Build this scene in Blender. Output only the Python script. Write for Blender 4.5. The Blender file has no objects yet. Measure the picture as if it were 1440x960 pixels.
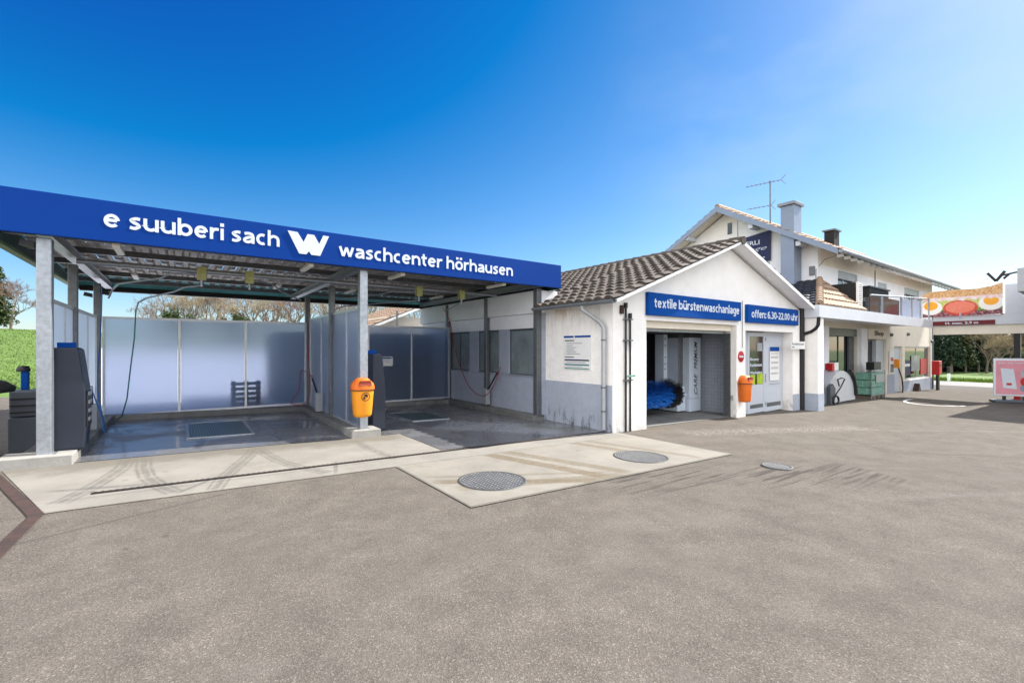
import bpy, bmesh, math, random
from mathutils import Vector, Matrix
from math import radians as R_, sin, cos, pi
random.seed(7)
S = bpy.context.scene
COL = S.collection

# ------------------------------------------------------------------ camera, sky, sun, exposure
cam = bpy.data.cameras.new('camera'); camo = bpy.data.objects.new('camera', cam); COL.objects.link(camo)
camo.location = (0, 0, 1.6); camo.rotation_euler = (R_(90), 0, -math.atan2(.5882, .8087))
cam.sensor_width = 36; cam.lens = 16.0; cam.shift_y = 9/1440; cam.clip_start = .05; cam.clip_end = 3000
S.camera = camo
SUN = Vector((1.1, -0.18, 1.0)).normalized()          # direction towards the sun
SUN_EL = math.asin(SUN.z); SUN_AZ = math.atan2(SUN.x, SUN.y)
world = bpy.data.worlds.new('World'); S.world = world; world.use_nodes = True
wt = world.node_tree; wt.nodes.clear()
wo = wt.nodes.new('ShaderNodeOutputWorld'); wb = wt.nodes.new('ShaderNodeBackground')
sky = wt.nodes.new('ShaderNodeTexSky'); sky.sky_type = 'NISHITA'; sky.sun_disc = False
sky.sun_elevation = SUN_EL; sky.sun_rotation = SUN_AZ
sky.air_density = 1.0; sky.dust_density = 0.6; sky.ozone_density = 6.0; sky.altitude = 500
EXPO = 1.46; SKYS = .15
def vop(op, src, k):
    v = wt.nodes.new('ShaderNodeVectorMath'); v.operation = op; wt.links.new(src, v.inputs[0]); v.inputs[1].default_value = k; return v.outputs[0]
k_ = .26/(SKYS*2**EXPO)      # deep, clear spring blue: per-channel levels of the Nishita sky
cs_ = vop('MAXIMUM', vop('SUBTRACT', sky.outputs[0], (.98, .87, 0)), (.02, .06, .06))
hs = vop('MULTIPLY', cs_, (.98*k_, .87*k_, .69*k_))
# faint high cirrus
tc = wt.nodes.new('ShaderNodeTexCoord'); mp = wt.nodes.new('ShaderNodeMapping'); mp.inputs['Scale'].default_value = (1.2, 2.2, 5.0)
mp.inputs['Rotation'].default_value = (0.3, 0.2, 0.7)
ns = wt.nodes.new('ShaderNodeTexNoise'); ns.inputs['Scale'].default_value = 1.6; ns.inputs['Detail'].default_value = 8; ns.inputs['Roughness'].default_value = .5
rp = wt.nodes.new('ShaderNodeValToRGB'); rp.color_ramp.elements[0].position = .42; rp.color_ramp.elements[1].position = .72
rp.color_ramp.elements[1].color = (.45, .45, .45, 1); rp.color_ramp.elements[0].color = (0, 0, 0, 1)
mx = wt.nodes.new('ShaderNodeMixRGB'); mx.inputs['Color2'].default_value = (1.55, 1.95, 2.35, 1)
wt.links.new(tc.outputs['Generated'], mp.inputs[0]); wt.links.new(mp.outputs[0], ns.inputs['Vector'])
wt.links.new(ns.outputs['Fac'], rp.inputs[0])
rd_ = wt.nodes.new('ShaderNodeVectorMath'); rd_.operation = 'DOT_PRODUCT'; wt.links.new(tc.outputs['Generated'], rd_.inputs[0]); rd_.inputs[1].default_value = Vector((.96, .10, .33)).normalized()
rm_ = wt.nodes.new('ShaderNodeMapRange'); rm_.interpolation_type = 'SMOOTHSTEP'; rm_.inputs[1].default_value = .80; rm_.inputs[2].default_value = 1.0; wt.links.new(rd_.outputs['Value'], rm_.inputs[0])
rx_ = wt.nodes.new('ShaderNodeMath'); rx_.operation = 'MULTIPLY'; wt.links.new(rm_.outputs[0], rx_.inputs[0]); wt.links.new(rp.outputs[0], rx_.inputs[1]); wt.links.new(rx_.outputs[0], mx.inputs['Fac'])
wt.links.new(hs, mx.inputs['Color1'])
# unseen bright clouds added behind the camera to fill the shaded walls
dt = wt.nodes.new('ShaderNodeVectorMath'); dt.operation = 'DOT_PRODUCT'; wt.links.new(tc.outputs['Generated'], dt.inputs[0]); dt.inputs[1].default_value = Vector((-.66, -.68, .25)).normalized()
mr = wt.nodes.new('ShaderNodeMapRange'); mr.interpolation_type = 'SMOOTHSTEP'; mr.inputs[1].default_value = .10; mr.inputs[2].default_value = .45; wt.links.new(dt.outputs['Value'], mr.inputs[0])
n2 = wt.nodes.new('ShaderNodeTexNoise'); n2.inputs['Scale'].default_value = 2.2; n2.inputs['Detail'].default_value = 6; wt.links.new(tc.outputs['Generated'], n2.inputs['Vector'])
m2 = wt.nodes.new('ShaderNodeMapRange'); m2.interpolation_type = 'SMOOTHSTEP'; m2.inputs[1].default_value = .30; m2.inputs[2].default_value = .48; wt.links.new(n2.outputs['Fac'], m2.inputs[0])
mm = wt.nodes.new('ShaderNodeMath'); mm.operation = 'MULTIPLY'; wt.links.new(mr.outputs[0], mm.inputs[0]); wt.links.new(m2.outputs[0], mm.inputs[1])
mc_ = wt.nodes.new('ShaderNodeMixRGB'); cl_ = 2.35/(SKYS*2**EXPO); mc_.inputs['Color2'].default_value = (cl_, cl_*.99, cl_*1.0, 1)
wt.links.new(mm.outputs[0], mc_.inputs['Fac']); wt.links.new(mx.outputs[0], mc_.inputs['Color1']); wt.links.new(mc_.outputs[0], wb.inputs['Color'])
wb.inputs['Strength'].default_value = SKYS
wt.links.new(wb.outputs[0], wo.inputs[0])
sl = bpy.data.lights.new('sun', 'SUN'); sl.energy = 3.4; sl.angle = R_(.5); sl.color = (1, .955, .88)
so = bpy.data.objects.new('sun', sl); COL.objects.link(so); so.rotation_euler = SUN.to_track_quat('Z', 'Y').to_euler(); so.location = (0, 0, 40)
S.view_settings.view_transform = 'Standard'; S.view_settings.look = 'None'
S.view_settings.exposure = EXPO; S.view_settings.gamma = 1; S.view_settings.use_curve_mapping = False

# ------------------------------------------------------------------ materials
def pmat(name, base, rough=.6, metal=0., var=.12, vs=2.0, bump=0., bs=60., spec=.5, trans=0., ior=1.45, dark=None, dpos=(.55, .7), coat=0., stretch=None):
    m = bpy.data.materials.new(name); m.use_nodes = True
    nt = m.node_tree; b = nt.nodes['Principled BSDF']
    b.inputs['Roughness'].default_value = rough; b.inputs['Metallic'].default_value = metal
    b.inputs['Specular IOR Level'].default_value = spec
    b.inputs['Transmission Weight'].default_value = trans; b.inputs['IOR'].default_value = ior
    b.inputs['Coat Weight'].default_value = coat
    t = nt.nodes.new('ShaderNodeTexCoord'); src = t.outputs['Object']
    if stretch:
        q = nt.nodes.new('ShaderNodeMapping'); q.inputs['Scale'].default_value = stretch; nt.links.new(src, q.inputs[0]); src = q.outputs[0]
    n = nt.nodes.new('ShaderNodeTexNoise'); n.inputs['Scale'].default_value = vs; n.inputs['Detail'].default_value = 6; n.inputs['Roughness'].default_value = .65
    nt.links.new(src, n.inputs['Vector'])
    r = nt.nodes.new('ShaderNodeValToRGB')
    c = Vector(base)
    r.color_ramp.elements[0].color = (*(c*(1-var)), 1); r.color_ramp.elements[0].position = .3
    r.color_ramp.elements[1].color = (*[min(1, v) for v in c*(1+var)], 1); r.color_ramp.elements[1].position = .7
    nt.links.new(n.outputs['Fac'], r.inputs[0]); out = r.outputs[0]
    if dark:
        n2 = nt.nodes.new('ShaderNodeTexNoise'); n2.inputs['Scale'].default_value = vs*.45; n2.inputs['Detail'].default_value = 8; n2.inputs['Roughness'].default_value = .7
        nt.links.new(src, n2.inputs['Vector'])
        r2 = nt.nodes.new('ShaderNodeValToRGB'); r2.color_ramp.elements[0].position = dpos[0]; r2.color_ramp.elements[1].position = dpos[1]
        r2.color_ramp.elements[0].color = (0, 0, 0, 1); r2.color_ramp.elements[1].color = (.8, .8, .8, 1)
        nt.links.new(n2.outputs['Fac'], r2.inputs[0])
        m2 = nt.nodes.new('ShaderNodeMixRGB'); nt.links.new(r2.outputs[0], m2.inputs['Fac']); nt.links.new(out, m2.inputs['Color1']); m2.inputs['Color2'].default_value = (*dark, 1); out = m2.outputs[0]
    nt.links.new(out, b.inputs['Base Color'])
    if bump:
        n3 = nt.nodes.new('ShaderNodeTexNoise'); n3.inputs['Scale'].default_value = bs; n3.inputs['Detail'].default_value = 4
        nt.links.new(src, n3.inputs['Vector'])
        bp = nt.nodes.new('ShaderNodeBump'); bp.inputs['Strength'].default_value = bump; bp.inputs['Distance'].default_value = .01
        nt.links.new(n3.outputs['Fac'], bp.inputs['Height']); nt.links.new(bp.outputs[0], b.inputs['Normal'])
    return m

class NB:          # tiny node builder
    def __init__(s, m): s.nt = m.node_tree
    def n(s, t, **k):
        o = s.nt.nodes.new(t)
        for a, v in k.items():
            if a.startswith('i_'):
                key = a[2:]
                o.inputs[int(key) if key.isdigit() else key.replace('_', ' ')].default_value = v
            else: setattr(o, a, v)
        return o
    def l(s, a, b): s.nt.links.new(a, b)
    def math(s, op, a, b=None, clamp=False):
        o = s.nt.nodes.new('ShaderNodeMath'); o.operation = op; o.use_clamp = clamp
        for i, v in enumerate((a, b)):
            if v is None: continue
            if isinstance(v, (int, float)): o.inputs[i].default_value = v
            else: s.l(v, o.inputs[i])
        return o.outputs[0]
    def noise(s, vec, sc, det=6, ro=.6):
        o = s.n('ShaderNodeTexNoise'); o.inputs['Scale'].default_value = sc; o.inputs['Detail'].default_value = det; o.inputs['Roughness'].default_value = ro
        s.l(vec, o.inputs['Vector']); return o.outputs['Fac']
    def step(s, v, a, b):
        o = s.n('ShaderNodeMapRange', interpolation_type='SMOOTHSTEP'); s.l(v, o.inputs[0]); o.inputs[1].default_value = a; o.inputs[2].default_value = b
        return o.outputs[0]
    def mix(s, f, a, b):
        o = s.n('ShaderNodeMixRGB')
        for i, v in ((0, f), (1, a), (2, b)):
            if isinstance(v, (int, float)): o.inputs[i].default_value = v
            elif isinstance(v, tuple): o.inputs[i].default_value = (*v, 1)
            else: s.l(v, o.inputs[i])
        return o.outputs[0]
    def band(s, P, x0, y0, x1, y1, w, soft=.5, end=.25, stripes=False):
        """mask of a straight mark from (x0,y0) to (x1,y1), half width w, on ground coordinates"""
        dx, dy = x1-x0, y1-y0; L = math.hypot(dx, dy); dx /= L; dy /= L
        X, Y = P
        u = s.math('ADD', s.math('MULTIPLY', s.math('SUBTRACT', X, x0), dx), s.math('MULTIPLY', s.math('SUBTRACT', Y, y0), dy))
        v = s.math('ABSOLUTE', s.math('SUBTRACT', s.math('MULTIPLY', s.math('SUBTRACT', X, x0), dy), s.math('MULTIPLY', s.math('SUBTRACT', Y, y0), dx)))
        a = s.math('SUBTRACT', 1, s.step(v, w*(1-soft), w*(1+soft*.4)))
        e = s.math('MULTIPLY', s.step(u, -end*.3, end*.7), s.math('SUBTRACT', 1, s.step(u, L-end*.7, L+end*.3)))
        if stripes: a = s.math('MULTIPLY', a, s.math('ADD', .35, s.math('MULTIPLY', .65, s.step(s.math('SINE', s.math('MULTIPLY', v, 2*pi/.062)), -.5, .3))))
        return s.math('MULTIPLY', a, e)
    def ring(s, P, cx, cy, r, w):
        X, Y = P
        d = s.math('SQRT', s.math('ADD', s.math('POWER', s.math('SUBTRACT', X, cx), 2), s.math('POWER', s.math('SUBTRACT', Y, cy), 2)))
        return s.math('SUBTRACT', 1, s.step(s.math('ABSOLUTE', s.math('SUBTRACT', d, r)), w*.6, w))

def ground_nodes(name):
    m = bpy.data.materials.new(name); m.use_nodes = True; g = NB(m)
    tc = g.n('ShaderNodeTexCoord'); sp = g.n('ShaderNodeSeparateXYZ'); g.l(tc.outputs['Object'], sp.inputs[0])
    return m, g, tc.outputs['Object'], (sp.outputs[0], sp.outputs[1]), m.node_tree.nodes['Principled BSDF']

def asphalt_mat():
    m, g, O, P, b = ground_nodes('asphalt')
    vo = g.n('ShaderNodeTexVoronoi', feature='F1'); vo.inputs['Scale'].default_value = 135; g.l(O, vo.inputs['Vector'])
    sepc = g.n('ShaderNodeSeparateColor'); g.l(vo.outputs['Color'], sepc.inputs[0])
    stones = g.n('ShaderNodeValToRGB'); cr = stones.color_ramp
    cr.elements[0].position = 0; cr.elements[0].color = (.090, .079, .067, 1)
    cr.elements[1].position = 1; cr.elements[1].color = (.24, .215, .185, 1)
    for p, c in ((.3, (.118, .104, .090)), (.62, (.134, .119, .103)), (.88, (.155, .138, .120))):
        e = cr.elements.new(p); e.color = (*c, 1)
    g.l(sepc.outputs[0], stones.inputs[0])
    big = g.noise(O, .35, 5, .6); mid = g.noise(O, 2.6, 6, .65)
    c = g.mix(g.step(big, .35, .7), stones.outputs[0], g.mix(.4, stones.outputs[0], (.132, .120, .105)))
    cs = g.n('ShaderNodeMixRGB', blend_type='MULTIPLY'); cs.inputs[0].default_value = 1
    rr = g.n('ShaderNodeValToRGB'); rr.color_ramp.elements[0].color = (.80, .79, .79, 1); rr.color_ramp.elements[0].position = .3
    rr.color_ramp.elements[1].color = (1.15, 1.14, 1.12, 1); rr.color_ramp.elements[1].position = .72
    g.l(mid, rr.inputs[0]); g.l(c, cs.inputs[1]); g.l(rr.outputs[0], cs.inputs[2]); c = cs.outputs[0]
    # dark damp streaks trailing off the concrete patch, stretched along the driving line
    mp = g.n('ShaderNodeMapping'); mp.inputs['Scale'].default_value = (.5, 9, 1); mp.inputs['Rotation'].default_value = (0, 0, R_(34)); g.l(O, mp.inputs[0])
    st = g.step(g.noise(mp.outputs[0], 1.6, 6, .6), .50, .60)
    area = g.band(P, 4.4, 4.1, 8.2, 2.2, .75, .9)
    c = g.mix(g.math('MULTIPLY', g.math('MULTIPLY', st, area), .85), c, (.055, .048, .042))
    # cloudy wear: large soft lighter and darker areas, old tyre arcs
    c = g.mix(g.math('MULTIPLY', g.step(g.noise(O, .18, 4, .7), .50, .62), .22), c, (.100, .088, .075))
    c = g.mix(g.math('MULTIPLY', g.step(g.noise(O, .55, 4, .7), .56, .66), .25), c, (.175, .160, .142))
    arcs = None
    for cx, cy, r_ in ((4.0, -4.0, 7.6), (4.0, -4.0, 9.1), (14, 12, 9.5), (14, 12, 11.0), (-6, 2, 6.6)):
        k = g.ring(P, cx, cy, r_, .11); arcs = k if arcs is None else g.math('MAXIMUM', arcs, k)
    c = g.mix(g.math('MULTIPLY', g.math('MULTIPLY', arcs, g.step(mid, .45, .62)), .22), c, (.06, .055, .05))
    # sparse dark flecks
    fl = g.step(g.math('ADD', g.math('MULTIPLY', g.noise(O, 6.5, 3, .5), .75), g.math('MULTIPLY', big, .25)), .665, .70)
    c = g.mix(g.math('MULTIPLY', fl, .4), c, (.05, .045, .04))
    # coarse gravelly belt in front of the wash hall and pale scuffed line towards the right
    coarse = g.noise(O, 26, 3, .8)
    belt = g.band(P, 8.6, 5.7, 13.5, 3.9, .42, .8)
    c = g.mix(g.math('MULTIPLY', belt, .75), c, g.mix(g.step(coarse, .42, .58), (.05, .045, .04), (.30, .27, .24)))
    pale = g.math('MAXIMUM', g.band(P, 12.5, 4.1, 17, 1.2, .06, .9), g.math('MULTIPLY', g.band(P, 6.2, 2.0, 9, .6, .10, .9), .5))
    c = g.mix(g.math('MULTIPLY', g.math('MULTIPLY', pale, g.step(coarse, .4, .55)), .35), c, (.26, .25, .23))
    crack = None
    for a in ((11.2, 4.9, 11.0, 3.4), (11.0, 3.4, 10.2, 2.6), (10.2, 2.6, 12.4, .6), (-1.2, 5.2, .5, 5.95)):
        k = g.band(P, *a, .028, .9); crack = k if crack is None else g.math('MAXIMUM', crack, k)
    c = g.mix(g.math('MULTIPLY', crack, .6), c, (.07, .065, .055))
    # soot-dark edge where the asphalt meets the concrete
    g.l(c, b.inputs['Base Color']); b.inputs['Roughness'].default_value = .95; b.inputs['Specular IOR Level'].default_value = .15
    bp = g.n('ShaderNodeBump'); bp.inputs['Strength'].default_value = .55; bp.inputs['Distance'].default_value = .006
    g.l(vo.outputs['Distance'], bp.inputs['Height']); g.l(bp.outputs[0], b.inputs['Normal'])
    return m

def concrete_mat(name, base, wet=False, marks=(), edge=False, tracks=()):
    m, g, O, P, b = ground_nodes(name)
    n1 = g.noise(O, 1.3, 8, .65); n2 = g.noise(O, 14, 6, .7)
    c0 = Vector(base)
    c = g.mix(g.step(n1, .35, .68), tuple(c0*.86), tuple(c0*1.08))
    c = g.mix(g.math('MULTIPLY', g.step(n2, .5, .72), .25), c, tuple(c0*.62))
    c = g.mix(g.math('MULTIPLY', g.step(g.noise(O, 4.3, 5, .6), .66, .71), .35), c, tuple(c0*.42))
    c = g.mix(g.math('MULTIPLY', g.step(g.noise(O, .8, 8, .75), .55, .63), .38), c, tuple(c0*.66))
    c = g.mix(g.math('MULTIPLY', g.step(g.noise(O, 22, 3, .6), .70, .74), .5), c, tuple(c0*.35))
    tread = g.noise(O, 30, 3, .6)
    for (x0, y0, x1, y1, w, a, col) in marks:
        k = g.band(P, x0, y0, x1, y1, w, .35)
        k = g.math('MULTIPLY', k, g.math('ADD', .6, g.math('MULTIPLY', g.step(g.math('ADD', g.math('MULTIPLY', tread, .5), g.math('MULTIPLY', n2, .5)), .42, .55), .4)))
        c = g.mix(g.math('MULTIPLY', k, a), c, col)
    tr = None
    for pts, w in tracks:
        for i in range(len(pts)-1):
            k = g.band(P, *pts[i], *pts[i+1], w, .3, .06, True); tr = k if tr is None else g.math('MAXIMUM', tr, k)
    if tr is not None: c = g.mix(g.math('MULTIPLY', g.math('MULTIPLY', tr, g.math('ADD', .45, g.math('MULTIPLY', g.step(n2, .35, .6), .55))), .62), c, (.085, .08, .072))
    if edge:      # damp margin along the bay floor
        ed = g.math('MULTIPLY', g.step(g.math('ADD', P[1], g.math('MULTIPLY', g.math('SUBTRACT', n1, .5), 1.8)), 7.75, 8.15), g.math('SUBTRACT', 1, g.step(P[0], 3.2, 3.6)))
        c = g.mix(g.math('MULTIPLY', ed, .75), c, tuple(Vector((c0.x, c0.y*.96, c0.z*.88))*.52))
    g.l(c, b.inputs['Base Color'])
    if wet:
        wn = g.noise(O, .9, 5, .6)
        ro = g.n('ShaderNodeMapRange'); g.l(g.step(wn, .38, .62), ro.inputs[0]); ro.inputs[3].default_value = .10; ro.inputs[4].default_value = .42
        g.l(ro.outputs[0], b.inputs['Roughness'])
        b.inputs['Specular IOR Level'].default_value = .6
    else: b.inputs['Roughness'].default_value = .8
    bp = g.n('ShaderNodeBump'); bp.inputs['Strength'].default_value = .25; bp.inputs['Distance'].default_value = .004
    g.l(n2, bp.inputs['Height']); g.l(bp.outputs[0], b.inputs['Normal'])
    return m

def brick_mat(name, c1, c2, mortar, sc, w=.5, h=.25, rough=.8, bump=.4, axis='XZ', offset=.5, ms=.02):
    m, g, O, P, b = ground_nodes(name)
    sp = g.n('ShaderNodeSeparateXYZ'); g.l(O, sp.inputs[0]); cb = g.n('ShaderNodeCombineXYZ')
    g.l(sp.outputs['XYZ'.index(axis[0])], cb.inputs[0]); g.l(sp.outputs['XYZ'.index(axis[1])], cb.inputs[1])
    br = g.n('ShaderNodeTexBrick', offset=offset); g.l(cb.outputs[0], br.inputs[0])
    br.inputs['Color1'].default_value = (*c1, 1); br.inputs['Color2'].default_value = (*c2, 1); br.inputs['Mortar'].default_value = (*mortar, 1)
    br.inputs['Scale'].default_value = sc; br.inputs['Mortar Size'].default_value = ms; br.inputs['Brick Width'].default_value = w; br.inputs['Row Height'].default_value = h
    n = g.noise(O, 6, 6, .7)
    g.l(g.mix(g.math('MULTIPLY', g.step(n, .45, .75), .4), br.outputs[0], tuple(Vector(c1)*.6)), b.inputs['Base Color'])
    b.inputs['Roughness'].default_value = rough
    bp = g.n('ShaderNodeBump'); bp.inputs['Strength'].default_value = bump; bp.inputs['Distance'].default_value = .01
    inv = g.math('SUBTRACT', 1, br.outputs['Fac']); g.l(inv, bp.inputs['Height']); g.l(bp.outputs[0], b.inputs['Normal'])
    return m

def frosted_mat():
    m = bpy.data.materials.new('frosted_pane'); m.use_nodes = True; g = NB(m); nt = m.node_tree
    b = nt.nodes['Principled BSDF']
    tc = g.n('ShaderNodeTexCoord'); n = g.noise(tc.outputs['Object'], 1.4, 4, .6)
    b.inputs['Base Color'].default_value = (.70, .79, .98, 1); b.inputs['Transmission Weight'].default_value = 1
    b.inputs['IOR'].default_value = 1.12
    mr = g.n('ShaderNodeMapRange'); g.l(n, mr.inputs[0]); mr.inputs[3].default_value = .30; mr.inputs[4].default_value = .45; g.l(mr.outputs[0], b.inputs['Roughness'])
    tl = g.n('ShaderNodeBsdfTranslucent'); tl.inputs['Color'].default_value = (.80, .88, 1.0, 1)
    m1 = g.n('ShaderNodeMixShader'); m1.inputs[0].default_value = .30; g.l(b.outputs[0], m1.inputs[1]); g.l(tl.outputs[0], m1.inputs[2])
    d = g.n('ShaderNodeBsdfPrincipled'); d.inputs['Base Color'].default_value = (.16, .20, .28, 1); d.inputs['Roughness'].default_value = .2
    mxs = g.n('ShaderNodeMixShader'); mxs.inputs[0].default_value = .12
    g.l(m1.outputs[0], mxs.inputs[1]); g.l(d.outputs[0], mxs.inputs[2]); g.l(mxs.outputs[0], nt.nodes['Material Output'].inputs[0])
    return m

def food_mat():
    """printed sandwich picture: layers by height, egg halves and tomato as discs"""
    m = bpy.data.materials.new('sandwich_print'); m.use_nodes = True; g = NB(m); b = m.node_tree.nodes['Principled BSDF']
    tc = g.n('ShaderNodeTexCoord'); O = tc.outputs['Object']; sp = g.n('ShaderNodeSeparateXYZ'); g.l(O, sp.inputs[0])
    Y, Z = sp.outputs[1], sp.outputs[2]          # object origin: lower right corner, Y leftwards
    n = g.noise(O, 5, 5, .6); n2 = g.noise(O, 14, 4, .6)
    zz = g.math('ADD', Z, g.math('MULTIPLY', g.math('SUBTRACT', n, .5), .35))
    c = g.mix(g.step(n2, .45, .55), (.10, .02, .03), (.35, .12, .16))
    c = g.mix(g.math('MULTIPLY', g.step(zz, .22, .26), g.step(n2, .35, .5)), c, (.12, .30, .04))
    c = g.mix(g.step(zz, .34, .37), c, g.mix(g.step(n2, .4, .6), (.45, .55, .12), (.75, .70, .25)))
    def disc(cy, cz, ry, rz, col, c, soft=.08):
        dd = g.math('ADD', g.math('POWER', g.math('DIVIDE', g.math('SUBTRACT', Y, cy), ry), 2), g.math('POWER', g.math('DIVIDE', g.math('SUBTRACT', Z, cz), rz), 2))
        return g.mix(g.math('SUBTRACT', 1, g.step(dd, 1-soft, 1+soft)), c, col)
    c = disc(1.38, .40, .60, .36, (.62, .06, .04), c); 
    c = disc(1.38, .42, .50, .28, (.85, .22, .14), c)
    c = g.mix(g.math('MULTIPLY', g.step(n2, .55, .62), .35), c, (.95, .45, .32))
    for ey, ez, er in ((2.42, .44, .42), (.36, .56, .40)):
        c = disc(ey, ez, er, .34, (.93, .90, .84), c); c = disc(ey, ez+.10, er*.62, .21, (.95, .42, .02), c)
    c = g.mix(g.step(zz, .74, .78), c, g.mix(g.step(n, .4, .6), (.80, .55, .50), (.88, .76, .74)))
    c = g.mix(g.step(g.math('ADD', Z, g.math('MULTIPLY', g.math('SUBTRACT', n, .5), .2)), .90, .95), c, g.mix(g.step(n2, .4, .6), (.55, .27, .09), (.75, .48, .24)))
    g.l(c, b.inputs['Base Color']); b.inputs['Roughness'].default_value = .45
    return m

M = {}
M['asphalt'] = asphalt_mat()
TRK = [([(-1.0, 6.35), (-.84, 6.8), (-.72, 7.3), (-.62, 7.8), (-.60, 8.4)], .11), ([(-.42, 8.35), (-.40, 7.7), (-.33, 7.1), (-.20, 6.6), (-.05, 6.2)], .11),
       ([(.30, 6.1), (.42, 6.6), (.62, 7.2), (.86, 7.9), (.98, 8.4)], .10), ([(1.00, 8.35), (1.06, 7.7), (1.14, 7.2), (1.30, 6.7), (1.55, 6.2)], .10), ([(2.6, 6.5), (2.5, 7.3), (2.5, 8.2)], .09)]
tyre = (.085, .082, .078); brn = (.12, .09, .05)
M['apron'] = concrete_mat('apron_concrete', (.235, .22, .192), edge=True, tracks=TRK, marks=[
    (-.3, 6.75, -1.2, 6.95, .05, .6, tyre),
    (-.05, 6.15, .4, 6.75, .03, .7, tyre), (1.62, 6.1, 1.8, 6.8, .03, .6, tyre), (-1.1, 6.07, 2.5, 6.06, .025, .7, (.09, .08, .07)), (2.4, 6.08, 7.5, 6.09, .02, .6, (.10, .09, .08)), (-1.2, 6.45, 2.4, 6.5, .03, .35, tyre)])
M['patch'] = concrete_mat('patch_concrete', (.225, .208, .175), marks=[
    (3.9, 6.1, 4.55, 4.1, .13, .85, brn), (4.25, 6.1, 5.0, 4.1, .12, .7, brn), (5.75, 6.2, 6.2, 4.6, .12, .7, brn), (6.1, 6.2, 6.75, 4.1, .09, .6, brn),
    (2.5, 5.1, 4.4, 4.0, .10, .8, brn), (2.6, 4.7, 4.9, 4.05, .12, .6, brn), (2.5, 5.35, 4.8, 4.25, .05, .5, brn), (2.3, 4.06, 7.6, 4.0, .035, .7, (.08, .075, .06)), (2.43, 4.0, 2.43, 6.2, .02, .7, (.08, .075, .06)), (7.42, 4.0, 7.42, 6.2, .03, .6, (.08, .075, .06))])
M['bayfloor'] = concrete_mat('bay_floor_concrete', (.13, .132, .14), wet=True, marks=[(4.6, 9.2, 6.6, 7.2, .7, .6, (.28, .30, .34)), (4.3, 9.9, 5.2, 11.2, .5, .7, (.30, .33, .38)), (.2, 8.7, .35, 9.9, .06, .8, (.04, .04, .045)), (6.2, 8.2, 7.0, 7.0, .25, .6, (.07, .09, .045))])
M['kerb'] = pmat('kerb_concrete', (.30, .29, .27), .85, var=.2, vs=4, bump=.3, dark=(.11, .11, .10))
M['kerbdark'] = pmat('kerb_concrete_damp', (.17, .17, .165), .7, var=.25, vs=4, bump=.3, dark=(.08, .08, .08))
M['paver'] = brick_mat('red_brown_pavers', (.065, .034, .026), (.04, .026, .022), (.025, .02, .018), 6, .9, .5, axis='XY')
M['plaster'] = pmat('white_plaster', (.90, .88, .85), .9, var=.05, vs=3, bump=.35, bs=35, dark=(.62, .56, .46), dpos=(.62, .85))
M['plaster2'] = pmat('white_render', (.88, .89, .92), .9, var=.04, vs=3, bump=.2, bs=60)
M['side_plaster'] = pmat('rough_side_plaster', (.90, .88, .85), .9, var=.08, vs=4, bump=.9, bs=16, dark=(.66, .58, .46), dpos=(.55, .8))
M['cream'] = pmat('cream_render', (.80, .74, .63), .9, var=.06, vs=2, bump=.2)
M['plinth'] = pmat('grey_plinth_paint', (.38, .42, .50), .8, var=.08, vs=5, bump=.5, bs=20, dark=(.16, .16, .15), dpos=(.64, .74))
M['galv'] = pmat('galvanised_steel', (.38, .41, .45), .42, .75, var=.22, vs=14, dark=(.30, .31, .33))
M['galvdark'] = pmat('dull_steel', (.16, .17, .18), .45, .6, var=.2, vs=10)
M['alu'] = pmat('aluminium_frame', (.55, .57, .60), .4, .6, var=.1, vs=8)
M['deck'] = pmat('trapezoid_deck', (.46, .41, .35), .55, .15, var=.2, vs=5, dark=(.17, .15, .13))
M['blue'] = pmat('signal_blue_panel', (.0005, .038, .24), .6, var=.05, vs=.8, spec=.12)
M['signblue'] = pmat('sign_blue', (.001, .060, .30), .6, var=.04, vs=2, spec=.12)
M['navy'] = pmat('navy_banner', (.006, .012, .075), .5, var=.3, vs=3)
M['letter'] = pmat('white_letters', (.62, .68, .76), .5, var=.01)
M['teal'] = pmat('dark_teal_sheet', (.015, .075, .085), .4, var=.5, vs=1.5)
M['trimgreen'] = pmat('pale_green_trim', (.16, .24, .12), .5, var=.1)
M['black'] = pmat('black_plastic', (.012, .012, .014), .45, var=.2)
M['rubber'] = pmat('black_rubber', (.015, .015, .015), .8)
M['cabinet'] = pmat('slate_blue_cabinet', (.022, .028, .045), .45, .2, var=.12, vs=3)
M['greybox'] = pmat('grey_machine_paint', (.085, .10, .12), .5, var=.1)
M['lightbox'] = pmat('light_grey_box', (.38, .40, .42), .45, .3, var=.1)
M['orange'] = pmat('orange_plastic', (.70, .15, .012), .55, var=.07, vs=5, bump=.05)
M['yellow'] = pmat('yellow_orange_plastic', (.80, .30, .015), .55, var=.06, vs=5)
M['redslot'] = pmat('dark_red_slot', (.25, .03, .01), .6)
M['red'] = pmat('red_paint', (.50, .02, .02), .45, var=.06)
M['darkred'] = pmat('maroon_panel', (.14, .010, .012), .5, var=.06)
M['hoseblue'] = pmat('blue_hose', (.01, .12, .35), .4); M['hoseteal'] = pmat('teal_hose', (.015, .16, .17), .4); M['hosered'] = pmat('red_hose', (.30, .02, .04), .4)
M['bracket'] = pmat('yellow_green_bracket', (.42, .42, .16), .5, .1, var=.2, vs=15)
M['glass'] = pmat('dark_window_glass', (.02, .025, .03), .06, 0, var=.3, vs=1, spec=.9)
M['darkglass'] = pmat('dark_balcony_glass', (.012, .02, .035), .12, 0, var=.3, vs=1, spec=.25)
M['hallglass'] = pmat('grimy_window_glass', (.20, .24, .25), .38, 0, var=.35, vs=1.5, spec=.7)
M['frost'] = frosted_mat()
M['doorgrey'] = pmat('pale_grey_door_paint', (.52, .56, .62), .5, var=.04)
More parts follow.
